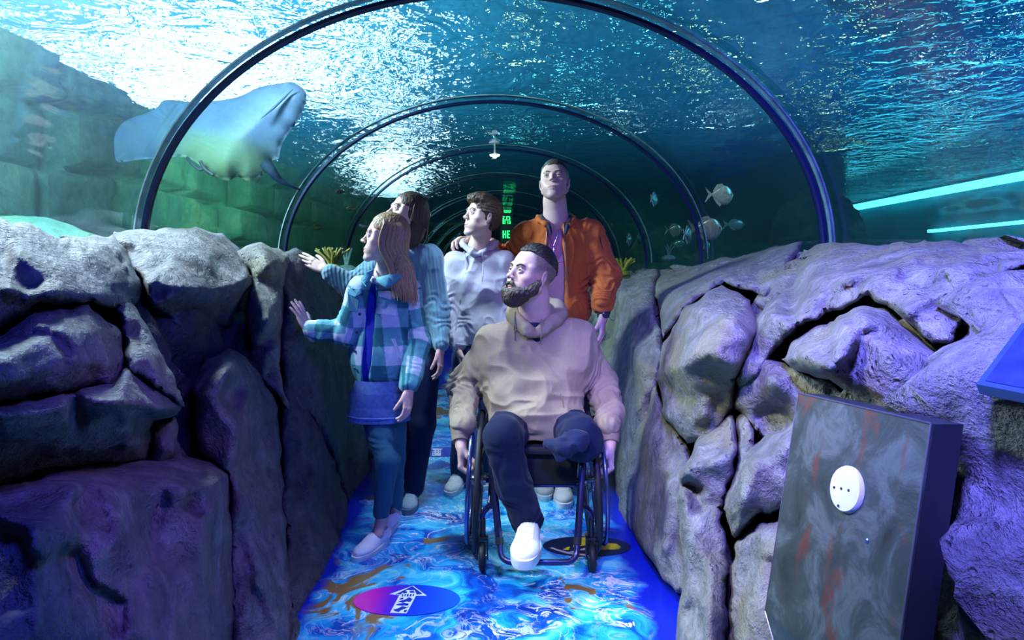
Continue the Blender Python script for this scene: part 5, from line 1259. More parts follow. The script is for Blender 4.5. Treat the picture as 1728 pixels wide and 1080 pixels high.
# ---------------- mother in the ribbed blue sweater
def mother():
    T = empty('person', (-.38, 3.6, 0)); tag(T, 'woman with long dark hair in a ribbed blue sweater, hand on the rock', 'person')
    H = frame(P(686, 362, 3.58), rotm(math.radians(124), math.radians(16), math.radians(-3)), .98)
    hd = H[0]; nb = P(690, 424, 3.66)
    neck = U(chain([hd + V3(.0, .03, -.03), hd + V3(.0, .04, -.09), nb], [.046, .046, .06]), .02)
    sl, sr = P(645, 444, 3.62), P(724, 438, 3.66); el, wl = P(592, 484, 3.56), P(549, 455, 3.52); er, wr = P(739, 520, 3.66), P(743, 592, 3.56)
    hips = [P(684, 620, 3.68), P(716, 620, 3.64)]; kn = [P(684, 712, 3.70), P(714, 715, 3.60)]; an = [P(680, 795, 3.82), P(699, 822, 3.60)]
    HL = hand_frame(wl, (-.86, .05, .42), (-.45, .80, -.35), 1, .92); HR = hand_frame(wr, (.05, -.15, -1), (-1, .3, 0), 1, .88)
    coarse = U(ell(P(692, 520, 3.68), (.11, .08, .28))) + limb(sl, el, wl, .036, .03, .024) + limb(sr, er, wr, .036, .03, .024)
    for i in (0, 1): coarse += limb(hips[i], kn[i], an[i], .055, .042, .03)
    join_pieces('body', [(place(head_ops(jaw=.98, nose=.92, fem=1, lips=1.15), H) + neck, .0026, face_color(H, (.72, .52, .45), (.58, .27, .27), 0, .5), None),
                         (place(hand_ops((.12, .18, .12), (.75, .15), .10), HL), .0028, (.66, .46, .40), None), (place(hand_ops((.3, .5, .4), (.3, .3), .02), HR), .003, (.5, .3, .3), None), (coarse, .012, SKIN, None)], M_skin, T)
    eye_pair(H, T, (0, 1, .1)); brows(H, T, (.05, .033, .022), .8, .004)
    hcol = (.055, .036, .022); o, R, s = H
    def ends(rs):
        a = rs.uniform(.05, 1.2); sx = -1      # seen side and back
        top = o + R @ (V3(-.03 + .03 * rs.random(), -.02 - .05 * rs.random(), .122) * s)
        sd = o + R @ (V3(-.083, .01 - .075 * a, .05) * s); md = o + R @ (V3(-.078, -.01 - .075 * a, -.04) * s)
        e = P(rs.uniform(694, 721), rs.uniform(398, 408), 3.60 + .07 * rs.random()); e2 = P(rs.uniform(696, 722), 380, 3.60 + .05 * rs.random())
        return [top, sd, md, e2, e]
    long_hair(H, T, hcol, ends, hair_cap() + U(ell((-.02, -.06, -.08), (.065, .052, .09)), .03), n=170, seed=4, r=.0050)
    g = U(ell(P(690, 480, 3.70), (.150, .110, .18))) + U(ell(P(692, 560, 3.70), (.150, .115, .20)), .06)
    g += limb(sl, el, wl + V3(.025, 0, -.015), .068, .056, .042, .03) + limb(sr, er, wr + V3(0, .01, .035), .070, .060, .044, .03) + U(cap(sl, sr, .062), .05)
    g += U(chain(spline([nb + V3(-.05, -.05, -.01), nb + V3(-.065, .01, .01), nb + V3(0, .07, .025), nb + V3(.065, .01, .01), nb + V3(.05, -.05, -.01), nb + V3(0, -.07, -.02)], 3, True), [.018] * 30), .02)
    def ribs(V, N=None):
        c = P(690, 500, 3.70); w1 = limbw(V, sl, el); w2 = limbw(V, sr, er); w3 = limbw(V, el, wl); w4 = limbw(V, er, wr)
        a = np.arctan2(V[:, 0] - c[0], -(V[:, 1] - c[1])) * 22; base = np.sin(a)
        return .0032 * base
    def limbw(V, a, b): return 0
    d = addf(ribs, limb_folds(el, wl, .010, 18, .1, 2, -.2, 1.0), limb_folds(er, wr, .008, 16, .1, 3, -.2, 1.0), wrinkle(6, .008, (1, 1, .6), 21))
    sw = sdf_obj('sweater', g, .0046, M_knit, T, disp=d, color=flatc((.13, .27, .36)))
    p = U(ell(P(698, 610, 3.68), (.130, .10, .13)))
    for i in (0, 1): p += limb(hips[i], kn[i], an[i], .085, .066, .052, .03)
    sdf_obj('trousers', p, .006, M_cloth, T, disp=wrinkle(7, .006, (1, 1, .5), 4), color=flatc((.010, .018, .06)))
    for i, (x, Y, a, c) in enumerate(((679, 3.90, 172, (.62, .72, .74)), (698, 3.68, 180, (.30, .42, .46)))):
        make_shoe(frame((P(x, 800, Y)[0], Y, 0), rotm(math.radians(a)), .92), T, 'canvas_shoe', c, L=.255, W=.046, sole=.03, solecol=(.6, .7, .7) if i == 0 else (.12, .2, .22), lacecol=(.5, .6, .6))
mother()

# ---------------- girl in the checked shirt jacket
def girl():
    T = empty('person', (-.45, 3.05, 0)); tag(T, 'girl with long fair hair in a teal checked shirt jacket and denim skirt', 'person')
    H = frame(P(650, 403, 3.04), rotm(math.radians(103), math.radians(7), math.radians(0)), .93)
    hd = H[0]; nb = P(650, 462, 3.10)
    neck = U(chain([hd + V3(.006, .02, -.03), hd + V3(.006, .03, -.08), nb], [.041, .040, .052]), .02)
    sl, sr = P(610, 490, 3.06), P(688, 492, 3.12); el, wl = P(584, 562, 3.08), P(520, 556, 3.08); er, wr = P(704, 580, 3.12), P(690, 660, 2.98)
    hips = [P(625, 690, 3.10), P(662, 690, 3.12)]; kn = [P(655, 775, 3.00), P(664, 775, 3.16)]; an = [P(644, 878, 3.04), P(667, 868, 3.30)]
    HL = hand_frame(wl, (-.45, .10, .90), (-.85, .45, -.25), 1, .82); HR = hand_frame(wr, (-.05, -.12, -1), (-.9, .5, 0), 1, .82)
    coarse = U(ell(P(645, 570, 3.1), (.09, .07, .2))) + limb(sl, el, wl, .032, .027, .021) + limb(sr, er, wr, .032, .027, .021)
    legs = U([cap(hips[0], hips[1], .04), cap(P(645, 620, 3.1), hips[0], .04), cap(hips[0], kn[0], .035, .025), cap(hips[1], kn[1], .035, .025), cap(kn[0], (kn[0] + an[0]) / 2, .025, .022), cap(kn[1], (kn[1] + an[1]) / 2, .025, .022)]) + U(cap((kn[0] + an[0]) / 2, an[0], .022, .026)) + U(cap(an[0], an[0] + V3(-.01, -.03, -.05), .026, .024), .01) + U(cap((kn[1] + an[1]) / 2, an[1], .022, .026)) + U(cap(an[1], an[1] + V3(-.01, -.03, -.05), .026, .024), .01)
    join_pieces('body', [(place(head_ops(jaw=.92, nose=.84, fem=1, lips=1.0), H) + neck, .0024, face_color(H, (.72, .54, .47), (.58, .30, .30), 0, .5), None),
                         (place(hand_ops((.08, .12, .1), (.75, .1), .13), HL), .0024, (.55, .38, .42), None), (place(hand_ops((.35, .5, .4), (.35, .4), .02), HR), .0026, (.6, .4, .36), None),
                         (coarse, .010, SKIN, None), (legs, .006, (.5, .33, .33), None)], M_skin, T)
    eye_pair(H, T, (0, 1, .15), (.10, .14, .16)); brows(H, T, (.20, .14, .09), .7, .003)
    o, R, s = H
    def ends(rs):
        a = rs.uniform(-.05, 1.25)
        top = o + R @ (V3(-.02, .03 - .05 * rs.random(), .120) * s); sd = o + R @ (V3(-.086, .035 - .075 * a - .02, .055) * s); md = o + R @ (V3(-.082, .022 - .085 * a, -.04) * s)
        xx = 652 + 42 * (a + .05) / 1.3; ey = rs.uniform(478, 505) + (xx - 655) * .35
        return [top, sd, md, P(xx + 3, 450, 2.99 + .03 * a), P(xx + 9 + rs.uniform(-2, 4), ey, 2.985 + .05 * a)]
    long_hair(H, T, (.34, .235, .13), ends, hair_cap(line=.004) + U(ell((-.012, -.075, -.09), (.062, .040, .085)), .03), n=230, seed=8, r=.0046)
    # checked jacket
    g = U(ell(P(648, 525, 3.11), (.125, .095, .14))) + U(ell(P(640, 600, 3.11), (.138, .105, .17)), .05)
    g += limb(sl, el, wl + V3(.02, 0, 0), .058, .052, .040, .025) + limb(sr, er, wr + V3(0, .02, .03), .060, .056, .044, .025) + U(cap(sl, sr, .050), .04)
    g += [('i', 0, Prim(lambda p: .690 - p[:, 2] - .03 * np.sin((p[:, 0] + .45) * 9), P(645, 570, 3.1), 3))]
    def gap(p):
        py = VY - (p[:, 2] - CZ) * F / 3.0; tt = (py - 465) / 200
        x0 = (619 - 13 * tt - VX) * 3.0 / F + CX; x1 = (631 - 14 * tt + 5 * np.sin(np.clip(tt, 0, 1) * 3) - VX) * 3.0 / F + CX
        return np.maximum(np.maximum(x0 - p[:, 0], p[:, 0] - x1), p[:, 1] - 3.12)
    ti = U(ell(P(645, 525, 3.11), (.110, .082, .14))) + U(ell(P(638, 595, 3.11), (.122, .090, .18)), .05)
    g += [('s', .004, Prim(gap, P(625, 560, 3.0), .6))] + Sx(ell(nb + V3(-.02, -.05, .03), (.046, .05, .05)), .006)
    # check pattern woven along each panel
    A_ = np.array((.46, .56, .72)); B_ = np.array((.10, .33, .40)); Cc = np.array((.022, .145, .185))
    def check(V):
        def bands(u, v):
            s1 = (np.floor(u / .072) % 2 == 0); s2 = (np.floor(v / .084) % 2 == 0)
            return np.where((s1 & s2)[:, None], A_, np.where((s1 ^ s2)[:, None], B_, Cc))
        C = bands(V[:, 0] + .002 + .1 * (V[:, 2] - .9), V[:, 2] + .028)
        for a, b, c, ph in ((sl, el, wl, .0), (sr, er, wr, .02)):
            for p0, p1, of in ((a, b, 0), (b, c, np.linalg.norm(b - a))):
                ax = p1 - p0; L = np.linalg.norm(ax); ax = ax / L; t = (V - p0) @ ax; q = V - p0 - t[:, None] * ax; dd = np.linalg.norm(q, axis=1)
                xa = np.cross(ax, (0, 1, 0)); ang = np.arctan2(q @ (xa / np.linalg.norm(xa)), q[:, 1]) * .058
                outer = (dd < .066) & (t > -.01) & (t < L + .03) & ((V[:, 0] > sr[0] + .012) if a is sr else (V[:, 0] < sl[0] - .030))
                C = np.where(outer[:, None], bands(ang + ph, t + of), C)
        return C * (1 + .07 * fbm(V * 60, 2))[:, None]
    d = addf(limb_folds(el, wl, .012, 22, .09, 2, -.1, 1.0), limb_folds(er, wr, .010, 20, .09, 3, -.3, 1.0), limb_folds(sr, er, .007, 15, .09, 5, .3, 1.0), wrinkle(8, .007, (1.3, 1, .6), 31))
    jk = sdf_obj('shirt_jacket', g, .0040, M_cloth, T, disp=d, color=check)
    sdf_obj('t_shirt', ti, .006, M_cloth, T, color=flatc((.015, .03, .42)))
    MB().tube(spline([nb + V3(-.052, -.048, -.02), nb + V3(-.03, -.072, -.033), nb + V3(.01, -.072, -.036), nb + V3(.045, -.045, -.02)], 5), .012, 8).build('t_shirt_neckband', simple('white_knit', (.6, .62, .75), .9), T)
    # collar, pocket flaps, placket, buttons
    def patch(pts, th, name, colf, off=.004, n=9):
        q = [hit(g, x, y, 2.6, 3.3, off) for x, y in pts]; ops = []
        c = sum(q) / len(q); nn = pnorm(g, c)
        P0 = np.array(q); V = list(P0 + nn * th) + list(P0 - nn * .004); k = len(q)
        me = mesh_from(name, V, [tuple(range(k)), tuple(range(k, 2 * k))[::-1]] + [(i, k + i, k + (i + 1) % k, (i + 1) % k) for i in range(k)])
        bm = bmesh.new(); bm.from_mesh(me); bmesh.ops.triangulate(bm, faces=bm.faces[:]); bmesh.ops.subdivide_edges(bm, edges=bm.edges[:], cuts=2, use_grid_fill=True); bmesh.ops.recalc_face_normals(bm, faces=bm.faces[:]); bm.to_mesh(me); bm.free()
        V = np.array([v.co for v in me.vertices]); at = me.color_attributes.new('tint', 'FLOAT_COLOR', 'POINT'); C = colf(V)
        at.data.foreach_set('color', np.concatenate([C, np.ones((len(V), 1))], 1).astype(np.float32).ravel()); return obj(name, me, M_cloth, jk, False)
    collars = [[P(610, 474, 3.005), P(617, 458, 3.01), P(632, 452, 3.06), P(628, 464, 3.02), P(618, 484, 2.985)], [P(640, 478, 2.968), P(634, 468, 2.99), P(654, 464, 2.985), P(672, 455, 3.03), P(679, 464, 3.01), P(668, 478, 2.975), P(652, 487, 2.955)]]
    for q in collars:
        c = sum(q) / len(q); ops = []
        me = mesh_from('collar', list(np.array(q) + V3(0, -.006, 0)) + list(np.array(q) + V3(0, .012, -.002)), [tuple(range(len(q))), tuple(range(len(q), 2 * len(q)))[::-1]] + [(i, len(q) + i, len(q) + (i + 1) % len(q), (i + 1) % len(q)) for i in range(len(q))])
        bm = bmesh.new(); bm.from_mesh(me); bmesh.ops.recalc_face_normals(bm, faces=bm.faces[:]); bmesh.ops.bevel(bm, geom=bm.edges[:], offset=.003, segments=2, affect='EDGES'); bmesh.ops.triangulate(bm, faces=bm.faces[:]); bmesh.ops.subdivide_edges(bm, edges=bm.edges[:], cuts=2); bm.to_mesh(me); bm.free()
        V = np.array([v.co for v in me.vertices]); at = me.color_attributes.new('tint', 'FLOAT_COLOR', 'POINT')
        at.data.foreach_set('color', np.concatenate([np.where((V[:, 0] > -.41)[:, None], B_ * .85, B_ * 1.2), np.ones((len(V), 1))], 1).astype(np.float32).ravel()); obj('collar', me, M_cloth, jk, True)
    lite = lambda V: np.tile(A_ * .9, (len(V), 1))
    patch([(588, 488), (609, 486), (609, 495), (599, 501), (589, 496)], .0035, 'pocket_flap', lambda V: np.tile(B_ * 1.25, (len(V), 1)))
    patch([(587, 492), (607, 491), (603, 526), (589, 524)], .002, 'pocket', lambda V: np.tile(B_ * .9, (len(V), 1)))
    patch([(638, 492), (675, 490), (674, 501), (657, 506), (639, 500)], .006, 'pocket_flap', lite)
    patch([(636, 500), (672, 501), (668, 533), (634, 529)], .002, 'pocket', check)
    patch([(661, 572), (666, 571), (678, 603), (673, 606)], .003, 'side_pocket_welt', lite)
    Mb = simple('button_dark', (.02, .04, .08), .3); 
    for q in ((611, 497), (607, 530), (602, 561), (599, 593), (599, 622)):
        p = hit(g, q[0], q[1], 2.6, 3.3, .003); MB().lathe(p, [(0, 0), (.0065, 0), (.0065, .0025), (.005, .004), (0, .003)], pnorm(g, p), 12).build('button', Mb, jk)
    for q in ((628, 498), (623, 533), (619, 568), (617, 603), (594, 486), (656, 494)):
        p = hit(g, q[0], q[1], 2.6, 3.3, .004); MB().lathe(p, [(0, 0), (.005, 0), (.005, .002), (0, .003)], pnorm(g, p), 12).build('button', simple('button_pale', (.25, .42, .5), .3), jk)
    # skirt, leggings, shoes
    sk = []; n = 40; rings = []
    V = []; Fc = []
    for j, (pxl, pxr, py) in enumerate(((600, 682, 640), (592, 686, 668), (588, 690, 690), (586, 693, 708))):
        c = P((pxl + pxr) / 2, py, 3.10); w = (pxr - pxl) / 2 * 3.10 / F
        for k in range(n): a = 2 * math.pi * k / n; V.append(c + V3(w * math.cos(a), w * .74 * math.sin(a), 0))
    for j, sc in enumerate((.93, .93)):
        b0 = 3 * n if j == 0 else 4 * n
        c = P(639.5, 708 if j == 0 else 660, 3.10); V += [c + (np.array(V[3 * n + k]) - P(639.5, 708, 3.10)) * (sc, sc, 1) for k in range(n)]
    for j in range(5): Fc += [(j * n + k, j * n + (k + 1) % n, (j + 1) * n + (k + 1) % n, (j + 1) * n + k) for k in range(n)]
    sko = MB().add(V, Fc).build('denim_skirt', simple('denim', (.06, .13, .42), .85, var=.3, vs=60, bump=.4, bs=600), T)
    hem = [np.array(V[2 * n + k]) * .45 + np.array(V[3 * n + k]) * .55 + V3(0, 0, .002) for k in range(n)]
    MB().tube(hem, .0035, 6, closed=True).build('hem', simple('denim_light', (.10, .20, .55), .8), sko)
    p = limb(hips[0] + V3(.02, 0, 0), kn[0], an[0] + V3(0, 0, .035), .072, .052, .036, .02) + limb(hips[1], kn[1], an[1] + V3(0, 0, .04), .07, .052, .036, .02)
    sdf_obj('leggings', p, .0045, M_cloth, T, disp=addf(limb_folds(hips[0], an[0], .006, 22, .09, 2, .2, .6), wrinkle(9, .004, (1, 1, 1), 3)), color=flatc((.022, .105, .17)))
    for i, (X, Y, a) in enumerate(((P(652, 900, 3.10)[0], 3.10, 157), (P(669, 890, 3.33)[0], 3.33, 165))):
        s_ = make_shoe(frame((X, Y, 0), rotm(math.radians(a)), .92), T, 'slip_on_shoe', (.72, .70, .86), L=.255, W=.043, sole=.024, high=.062, laces=False, lowcut=True)
        fr = frame((X, Y, 0), rotm(math.radians(a)), .92)
        for q in ((-.012, .155, .0635), (0, .15, .067), (.012, .155, .0635), (.006, .168, .060), (-.006, .168, .060)):
            MB().box(fr[0] + fr[1] @ (np.array(q) * fr[2]), (.008, .008, .004), fr[1]).build('stud', simple('black_hole', (.02, .02, .03), .5), s_)
girl()
# ================================================================ WHEELCHAIR
def wheelchair():
    cx, Yc, R = .232, 3.03, .305
    T = empty('wheelchair', (cx, Yc, 0)); tag(T, 'dark blue framed active wheelchair carrying the bearded man', 'wheelchair')
    Mt = simple('tyre_black', (.008, .009, .014), .6, bump=.3, bs=120); Mf = simple('frame_blue', (.045, .05, .16), .25, .8); Mc = simple('rim_blue', (.12, .16, .42), .22, .85)
    Mk = simple('black_plastic', (.012, .013, .02), .4); Ms = simple('spoke', (.35, .36, .42), .25, .9); Mseat = simple('seat_fabric', (.008, .010, .022), .85, bump=.4, bs=400)
    for s in (-1, 1):
        cam_ = -s * math.radians(2.5)
        def wp(r, a, off): # off = outward
            q = V3(s * off, -r * math.cos(a), r * math.sin(a)); c, n = math.cos(cam_), math.sin(cam_)
            q = V3(q[0] * c + q[2] * n, q[1], -q[0] * n + q[2] * c); return V3(cx + s * .247, Yc, R) + q
        W = MB().tube([wp(R - .014, 2 * math.pi * k / 64, 0) for k in range(64)], .014, 12, closed=True).build('wheel', Mt, T)
        MB().tube([wp(R - .034, 2 * math.pi * k / 64, 0) for k in range(64)], .0095, 8, closed=True).build('wheel_rim', Mk, W)
        MB().tube([wp(.268, 2 * math.pi * k / 64, .036) for k in range(64)], .0095, 10, closed=True).build('hand_rim', Mc, W)
        mb = MB()
        for k in range(6): a = k * math.pi / 3 + .3; mb.tube([wp(.272, a, .004), wp(.268, a, .034)], .004, 6)
        mb.build('rim_bracket', Mk, W)
        h = MB().lathe(wp(0, 0, -.03), [(0, 0), (.024, 0), (.026, .012), (.018, .018), (.018, .045), (.026, .05), (.02, .062), (0, .064)], wp(0, 0, 1) - wp(0, 0, 0), 20).build('hub', Ms, W)
        mb = MB()
        for k in range(24):
            a = 2 * math.pi * k / 24; mb.tube([wp(.022, a + (.6 if k % 2 else -.6), -.018 if k % 4 < 2 else .018), wp(R - .038, a, 0)], .0012, 4)
        mb.build('spokes', Ms, W)
        # caster and fork
        X = cx + s * .224; cy = 2.80
        cw = MB().lathe((X - .014, cy, .058), [(0, 0), (.046, 0), (.054, .003), (.058, .010), (.058, .018), (.054, .025), (.046, .028), (0, .028)], (1, 0, 0), 32).build('caster_wheel', Mt, T)
        MB().lathe((X - .017, cy, .058), [(0, 0), (.012, 0), (.012, .034), (0, .034)], (1, 0, 0), 16).build('caster_hub', Ms, cw)
        fk = MB()
        for q in (-1, 1): fk.box((X + q * .021, cy + .008, .088), (.006, .028, .085), bev=.003)
        fk.box((X, cy + .012, .130), (.048, .036, .010), bev=.003); fk.tube([(X, cy + .018, .128), (X, cy + .018, .205)], .013, 14); fk.build('caster_fork', Mk, T)
        fx = lambda px, py, Y: V3(P(px, py, Y)[0] if s < 0 else 2 * cx - P(px, py, Y)[0], Y, P(px, py, Y)[2])
        # main tube: seat rail, knee bend, down to the foot rest
        up = [V3(cx + s * .195, 3.20, .475), V3(cx + s * .195, 3.0, .475), V3(cx + s * .192, 2.86, .472), V3(cx + s * .186, 2.79, .445), V3(cx + s * .178, 2.76, .38), V3(cx + s * .160, 2.70, .22), V3(cx + s * .152, 2.675, .155)]
        MB().tube(spline(up, 6), .0145, 14).build('frame_tube', Mf, T)
        lo = [V3(cx + s * .152, 2.677, .165), V3(cx + s * .146, 2.655, .125), V3(cx + s * .125, 2.64, .108), V3(cx + s * .09, 2.635, .104), V3(cx, 2.635, .104)]
        MB().tube(spline(lo, 6), .0115, 14).build('footrest_tube', Mf, T)
        MB().tube([V3(cx + s * .1545, 2.683, .182), V3(cx + s * .152, 2.675, .158)], .0165, 14).build('clamp', Mk, T)
        # caster arm and lower rail
        arm = [V3(X, cy + .018, .19), V3(X, cy + .020, .225), V3(X - s * .03, cy + .01, .262), V3(cx + s * .166, 2.745, .285)]
        MB().tube(spline(arm, 6), .0125, 12).build('caster_arm', Mf, T)
        MB().tube(spline([V3(X - s * .03, cy + .03, .25), V3(cx + s * .19, 2.9, .31), V3(cx + s * .192, Yc, .312), V3(cx + s * .195, 3.16, .40), V3(cx + s * .195, 3.20, .47)], 6), .012, 12).build('lower_rail', Mf, T)
        MB().tube([V3(cx + s * .185, 2.83, .44), V3(cx + s * .19, Yc - .02, .32)], .010, 10).build('strut', Mf, T)
        # side guard and backrest post
        MB().box((cx + s * .212, 3.06, .545), (.006, .26, .13), bev=.01).build('side_guard', Mk, T)
        MB().tube([V3(cx + s * .196, 3.20, .46), V3(cx + s * .2, 3.25, .70), V3(cx + s * .2, 3.27, .86)], .0125, 12).build('backrest_post', Mk, T)
        br = MB().tube([V3(cx + s * .215, 2.86, .50), V3(cx + s * .232, 2.80, .46)], .008, 8); br.ball((cx + s * .232, 2.80, .455), .014); br.build('brake_lever', Mk, T)
    MB().tube([V3(cx - .235, Yc, .305), V3(cx + .235, Yc, .305)], .016, 14).build('axle_tube', Mf, T)
    MB().tube([V3(cx - .18, 2.86, .335), V3(cx + .18, 2.86, .335)], .0125, 12).build('cross_tube', Mf, T)
    MB().box((cx, 3.0, .488), (.385, .40, .030), bev=.012).build('seat', Mseat, T)
    MB().box((cx, 2.845, .405), (.33, .012, .13), bev=.005).build('calf_panel', Mseat, T)
    MB().box((cx, 3.255, .70), (.39, .035, .34), bev=.015).build('backrest', Mseat, T)
wheelchair()
# ================================================================ SEA LIFE
M_ray = None
def stingray():
    T = empty('stingray', P(355, 225, 5.0)); tag(T, 'large grey ray gliding past the left side of the tunnel, pale green belly', 'ray')
    global M_ray
    m, nt, out = nmat('ray_skin'); v = coords(nt)
    at = nd(nt, 'ShaderNodeAttribute', attribute_name='tint').outputs['Color']
    n = noise_n(nt, v, 3, 4).outputs[0]
    col = mixc(nt, .5, at, ramp(nt, n, [(.3, (.7,) * 3), (.7, (1.2,) * 3)]).outputs[0], 'MULTIPLY')
    b = nd(nt, 'ShaderNodeBsdfPrincipled', {'Base Color': col, 'Roughness': .6}); nt.links.new(b.outputs[0], out.inputs[0]); M_ray = m
    out_ = [(193, 255, 5.5), (194, 228, 5.5), (210, 205, 5.45), (240, 193, 5.35), (262, 184, 5.3), (278, 169, 5.25), (310, 171, 5.15), (345, 172, 5.1), (400, 164, 5.0), (435, 148, 4.9), (470, 141, 4.85), (492, 139, 4.8), (512, 150, 4.78), (517, 168, 4.78), (505, 200, 4.8), (485, 228, 4.86), (474, 250, 4.92), (470, 268, 4.95), (458, 272, 5.0), (450, 288, 5.0), (436, 300, 5.0), (415, 304, 4.98), (400, 298, 4.98), (385, 305, 4.98), (362, 298, 5.0), (342, 283, 5.02), (315, 266, 5.1), (280, 266, 5.2), (240, 269, 5.35), (210, 273, 5.45), (197, 272, 5.5)]
    O = np.array(out_, float); R = np.array(spline([tuple(o) for o in out_], 5, True)); poly = R[:, :2]
    lo, hi = poly.min(0), poly.max(0); st = 5
    gx, gy = np.meshgrid(np.arange(lo[0], hi[0], st), np.arange(lo[1], hi[1], st)); G = np.stack([gx.ravel(), gy.ravel()], 1)
    G = G[inside(G, poly)]; G = G[seg_dist(G, poly) > 2.5]; A = np.concatenate([poly, G]); nR = len(poly)
    t2 = geometry.delaunay_2d_cdt([Vector(p) for p in A], [(i, (i + 1) % nR) for i in range(nR)], [], 1, 1e-5)
    W = np.array([list(v) for v in t2[0]]); T_ = np.array([f for f in t2[2] if len(f) == 3])
    d2 = ((W[:, None] - O[None, :, :2]) ** 2).sum(2) + 60; w = d2 ** -1.5; D = (w * O[:, 2]).sum(1) / w.sum(1)
    e = seg_dist(W, poly); th = .20 * (1 - np.exp(-e / 26))
    spine = np.exp(-((W[:, 0] - 400 + (W[:, 1] - 220) * .5) / 45) ** 2)
    front = D - th * (.55 + .5 * spine); back = D + th * .35 + .0
    P3 = lambda d: np.stack([(W[:, 0] - VX) * d / F + CX, d, CZ - (W[:, 1] - VY) * d / F], 1)
    Vf, Vb = P3(front), P3(back); n = len(W); V = np.concatenate([Vf, Vb]); Q = np.concatenate([T_, T_[:, ::-1] + n])
    bd = {}
    for t in T_:
        for k in range(3): bd[(t[k], t[(k + 1) % 3])] = 1
    br = [(a, b) for (a, b) in bd if (b, a) not in bd]; Q = np.concatenate([Q, np.array([(b, a, a + n) for a, b in br]), np.array([(b, a + n, b + n) for a, b in br])])
    me = mesh_from('disc', V, Q)
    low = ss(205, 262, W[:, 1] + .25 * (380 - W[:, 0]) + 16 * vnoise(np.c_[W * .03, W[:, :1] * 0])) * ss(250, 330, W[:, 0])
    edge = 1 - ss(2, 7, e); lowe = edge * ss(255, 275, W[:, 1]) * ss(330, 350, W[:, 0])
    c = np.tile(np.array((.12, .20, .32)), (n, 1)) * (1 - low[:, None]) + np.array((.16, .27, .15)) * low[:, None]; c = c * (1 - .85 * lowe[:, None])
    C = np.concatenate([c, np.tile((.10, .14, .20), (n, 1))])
    at = me.color_attributes.new('tint', 'FLOAT_COLOR', 'POINT'); at.data.foreach_set('color', np.concatenate([C, np.ones((len(C), 1))], 1).astype(np.float32).ravel())
    bm = bmesh.new(); bm.from_mesh(me); bmesh.ops.recalc_face_normals(bm, faces=bm.faces[:]); bm.to_mesh(me); bm.free()
    obj('disc', me, M_ray, T)
    tl = spline([P(446, 274, 4.98), P(458, 288, 5.0), P(470, 302, 5.05), P(485, 311, 5.1), P(506, 320, 5.2)], 6)
    MB().tube(tl, [.045 * (1 - i / len(tl)) ** 1.2 + .006 for i in range(len(tl))], 10).build('tail', simple('ray_tail', (.03, .06, .09), .6), T)
    Md = simple('ray_dark', (.02, .04, .05), .6)
    for pts in ([P(316, 266, 5.02), P(325, 277, 4.98), P(337, 286, 4.97), P(343, 284, 4.97)], [P(338, 272, 4.93), P(345, 285, 4.93), P(360, 296, 4.93)]):
        MB().tube(spline(pts, 5), [.004] + [.012] * 5 + [.016] * (len(pts) * 5 - 14) + [.012] * 3 + [.004], 8).build('pelvic_fin', Md, T) if False else MB().tube(spline(pts, 5), .012, 8).build('pelvic_fin', Md, T)
    # soft ridge running up the raised wing
    MB().tube([P(x, y, Y) for x, y, Y in ((494, 150, 4.71), (478, 165, 4.70), (460, 182, 4.70), (440, 200, 4.72))], [.004, .012, .014, .004], 8).build('wing_fold', simple('ray_fold', (.13, .22, .36), .6), T)
stingray()
